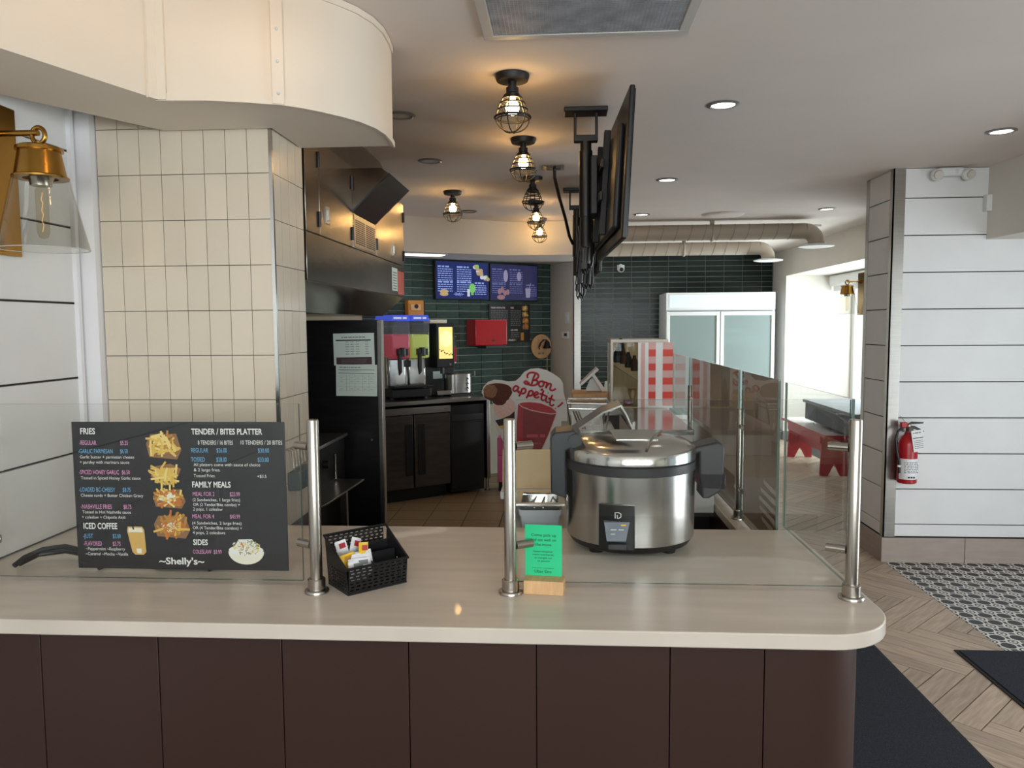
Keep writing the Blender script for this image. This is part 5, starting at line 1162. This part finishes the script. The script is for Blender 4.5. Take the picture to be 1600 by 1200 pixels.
cbd = MB().box(.075, .345, 5.22, 5.6, 1.0705, 1.125).build('wooden_board', M_lwood, bevel=.004); tag(cbd, 'thick wooden board under the white payment terminal', 'board')
po = thing('payment_terminal', 'white tilted payment terminal on a stand behind the cooker', 'terminal', (.22, 5.4, 1.125))
m = MB(); m.prism_xz([(.128, 1.185), (.142, 1.175), (.262, 1.285), (.248, 1.30)], 5.32, 5.50).build('tablet', M_whitep, po, bevel=.003)
MB().prism_xz([(.215, 1.24), (.235, 1.25), (.315, 1.135), (.285, 1.127)], 5.36, 5.46).prism_xz([(.17, 1.126), (.20, 1.205), (.24, 1.235), (.30, 1.126)], 5.44, 5.47).build('stand', M_whitep, po, bevel=.003)
rb = thing('receipt_roll', 'small white paper roll beside the payment terminal', 'paper roll', (.325, 5.4, 1.125))
MB().cyl((.318, 5.42, 1.126), (.318, 5.42, 1.20), .018, .010).build('roll', M_paper, rb); MB().cyl((.318, 5.42, 1.2005), (.318, 5.42, 1.203), .004).build('core', M_dark, rb)
# ---------------------------------------------------------------- merchandiser fridge
mf = thing('display_fridge', 'white two door display fridge with lit header against the green wall', 'fridge', (2.15, 10.9, 0))
MB().box(1.42, 2.87, 11.2, 11.26, .04, 2.02).box(1.42, 1.45, 10.53, 11.2, .04, 2.02).box(2.84, 2.87, 10.53, 11.2, .04, 2.02).box(1.45, 2.84, 10.53, 11.2, 1.77, 2.02).box(1.45, 2.84, 10.53, 11.2, .04, .30).box(2.13, 2.16, 10.55, 11.2, .3, 1.77).build('cabinet', mat('fridge_white', (196, 197, 200), .4), mf, bevel=.004)
hdp = MB().box(1.42, 2.87, 10.505, 10.53, 1.785, 2.02).build('header_frame', M_whitep, mf, bevel=.004); MB().box(1.46, 2.83, 10.498, 10.506, 1.815, 1.99).build('header_panel', M_hdr, mf, bevel=.003)
MB().box(1.44, 2.85, 10.54, 11.0, .0, .04).build('plinth', M_dark, mf)
for z in (.62, .97, 1.32, 1.58): [MB().box(a_, a_+.66, 10.62, 11.19, z, z+.015).build('shelf', M_whitep, mf) for a_ in (1.46, 2.17)]
for x0, x1, hx in ((1.425, 2.138, 2.09), (2.148, 2.865, 2.19)):
    d = MB().box(x0, x0+.045, 10.49, 10.53, .30, 1.765).box(x1-.045, x1, 10.49, 10.53, .30, 1.765).box(x0+.045, x1-.045, 10.49, 10.53, 1.71, 1.765).box(x0+.045, x1-.045, 10.49, 10.53, .30, .36).build('door', M_whitep, mf, bevel=.004)
    MB().box(x0+.045, x1-.045, 10.505, 10.512, .36, 1.71).build('door_glass', M_frost, d)
for i, (x, z, w_, h, lab) in enumerate(((1.58, 1.596, .17, .09, 'pale carton on the upper shelf behind the left frosted fridge door'), (2.27, 1.336, .19, .20, 'white carton on the middle shelf behind the right frosted fridge door'), (2.53, 1.336, .13, .13, 'smaller white carton right of the larger one behind the right fridge door'))):
    t = thing('carton', lab, 'carton', (x+w_/2, 10.75, z), group='cartons inside the display fridge'); MB().box(x, x+w_, 10.68, 10.85, z, z+h).build('box', M_paper, t, bevel=.002); MB().box(x+.02, x+w_-.02, 10.677, 10.68, z+h*.3, z+h*.7).build('label_print', M_greyink, t)
# ---------------------------------------------------------------- bench and table in the bay
bn = thing('bench', 'red bench with a white top beside the grey table', 'bench', (2.84, 8.7, 0))
MB().box(2.685, 3.0, 7.92, 9.48, .422, .45).build('seat', M_redp, bn, bevel=.003); MB().box(2.69, 2.995, 7.925, 9.475, .4501, .456).build('seat_top', mat('white_laminate', (226, 214, 216), .35), bn)
for y in (8.10, 9.25):
    MB().prism_xz([(2.70, 0), (2.78, 0), (2.845, .13), (2.91, 0), (2.985, 0), (2.97, .422), (2.715, .422)], y-.014, y+.014).build('leg', M_redp, bn, smooth=False)
MB().box(2.83, 2.86, 8.114, 9.236, .20, .30).build('stretcher', M_redp, bn); MB().box(2.70, 2.715, 8.1, 9.25, .34, .422).build('side_rail', M_redp, bn)
tb = thing('dining_table', 'dark grey table behind the red bench in the window bay', 'table', (3.2, 8.2, 0))
M_slate = mat('slate_grey_table', (78, 82, 92), .5)
MB().box(2.79, 3.62, 7.45, 9.0, .69, .725).build('table_top', mat('grey_table_top', (138, 142, 148), .4), tb, bevel=.004); MB().box(2.815, 3.6, 7.47, 8.98, .50, .69).build('apron', M_slate, tb, bevel=.003)
for x in (3.08, 3.52):
    for y in (7.55, 8.9): MB().box(x-.04, x+.04, y-.04, y+.04, 0, .5).build('leg', M_slate, tb)
# ---------------------------------------------------------------- fire extinguisher
fx = thing('fire_extinguisher', 'red fire extinguisher with a paper tag hung on the shiplap wall', 'fire extinguisher', (2.262, 5.105, .55))
c = (2.262, 5.105, .55)
MB().lathe([(0, 0), (.054, 0), (.060, .006), (.060, .255), (.056, .278), (.042, .302), (.024, .318), (.020, .335), (0, .335)], c, 28).build('cylinder', M_red, fx)
MB().lathe([(.0606, .03), (.0606, .165)], c, 20, 195, 345).build('instruction_label', M_sach, fx)
q = MB(); rr = random.Random(3)
for k in range(7):
    z = .585+.105-k*.011+.0; x = 2.222
    while x < 2.30:
        w_ = rr.uniform(.006, .016); a = math.asin((x+w_/2-c[0])/.0612); q.quad((x, c[1]-.0612*math.cos(a)-.0006, z), (x+w_, c[1]-.0612*math.cos(a)-.0006, z), (x+w_, c[1]-.0612*math.cos(a)-.0006, z+.004), (x, c[1]-.0612*math.cos(a)-.0006, z+.004)); x += w_+.004
for x in (2.243, 2.259, 2.275): q.rect(x, x+.011, .590, .601, c[1]-.0622)
q.build('label_print', M_ink, fx)
MB().cyl((c[0], c[1], .885), (c[0], c[1], .935), .016, n=14).cyl((c[0], c[1]-.016, .905), (c[0]+.004, c[1]-.032, .902), .018, n=16).build('valve', M_nickel, fx)
MB().box(c[0]-.05, c[0]-.01, c[1]-.014, c[1]+.014, .915, .950).build('hose_block', M_red, fx, bevel=.004)
MB().prism_xz([(c[0]-.01, .935), (c[0]+.09, .942), (c[0]+.095, .950), (c[0]+.02, .953)], c[1]-.008, c[1]+.008).build('top_lever', M_black, fx, bevel=.002); MB().prism_xz([(c[0]+.01, .915), (c[0]+.095, .885), (c[0]+.098, .893), (c[0]+.04, .925), (c[0]+.01, .928)], c[1]-.008, c[1]+.008).build('carry_handle', M_black, fx, bevel=.002)
MB().tube([(c[0]-.035, c[1], .915), (c[0]-.07, c[1]-.01, .89), (c[0]-.083, c[1]-.015, .84), (c[0]-.078, c[1]-.02, .77), (c[0]-.066, c[1]-.03, .70), (c[0]-.062, c[1]-.03, .62)], .0085, 10).build('hose', M_black, fx); MB().cyl((c[0]-.066, c[1]-.03, .66), (c[0]-.065, c[1]-.03, .672), .011).build('hose_clip', M_whitep, fx)
m = MB(); m.M = Matrix.Translation((c[0]+.018, c[1]-.066, .905)) @ Matrix.Rotation(R(-9), 4, 'Y'); m.box(-.03, .045, 0, .001, -.14, 0).build('inspection_tag', M_whitep, fx)
q = MB(); q.M = m.M; q.rect(-.024, .040, -.053, -.048, -.0006); [dashes(q, -.022, .036, -.07-k*.012, .003, -.0006, rr) for k in range(5)]; dashes(q, -.02, .03, -.02, .005, -.0006, rr); q.build('tag_print', M_ink, fx)
MB().box(c[0]-.02, c[0]+.02, 5.15, 5.172, .88, .93).tube([(c[0]-.03, 5.165, .985), (c[0]-.005, 5.14, .945)], .0015, 4).build('wall_hook', M_nickel, fx)
# ---------------------------------------------------------------- floor mats
for x0, x1, y0, y1, lab in ((.80, 1.548, .3, 3.97, 'long charcoal floor mat beside the counter'), (1.908, 3.0, 1.2, 3.745, 'charcoal entrance mat at the right edge of the floor')):
    t = thing('floor_mat', lab, 'mat', ((x0+x1)/2, (y0+y1)/2, 0), group='charcoal floor mats')
    MB().box(x0, x1, y0, y1, .0002, .006).build('rubber_border', M_matedge, t, bevel=.002); MB().box(x0+.018, x1-.018, y0+.018, y1-.018, .004, .010).build('pile', M_mat, t)
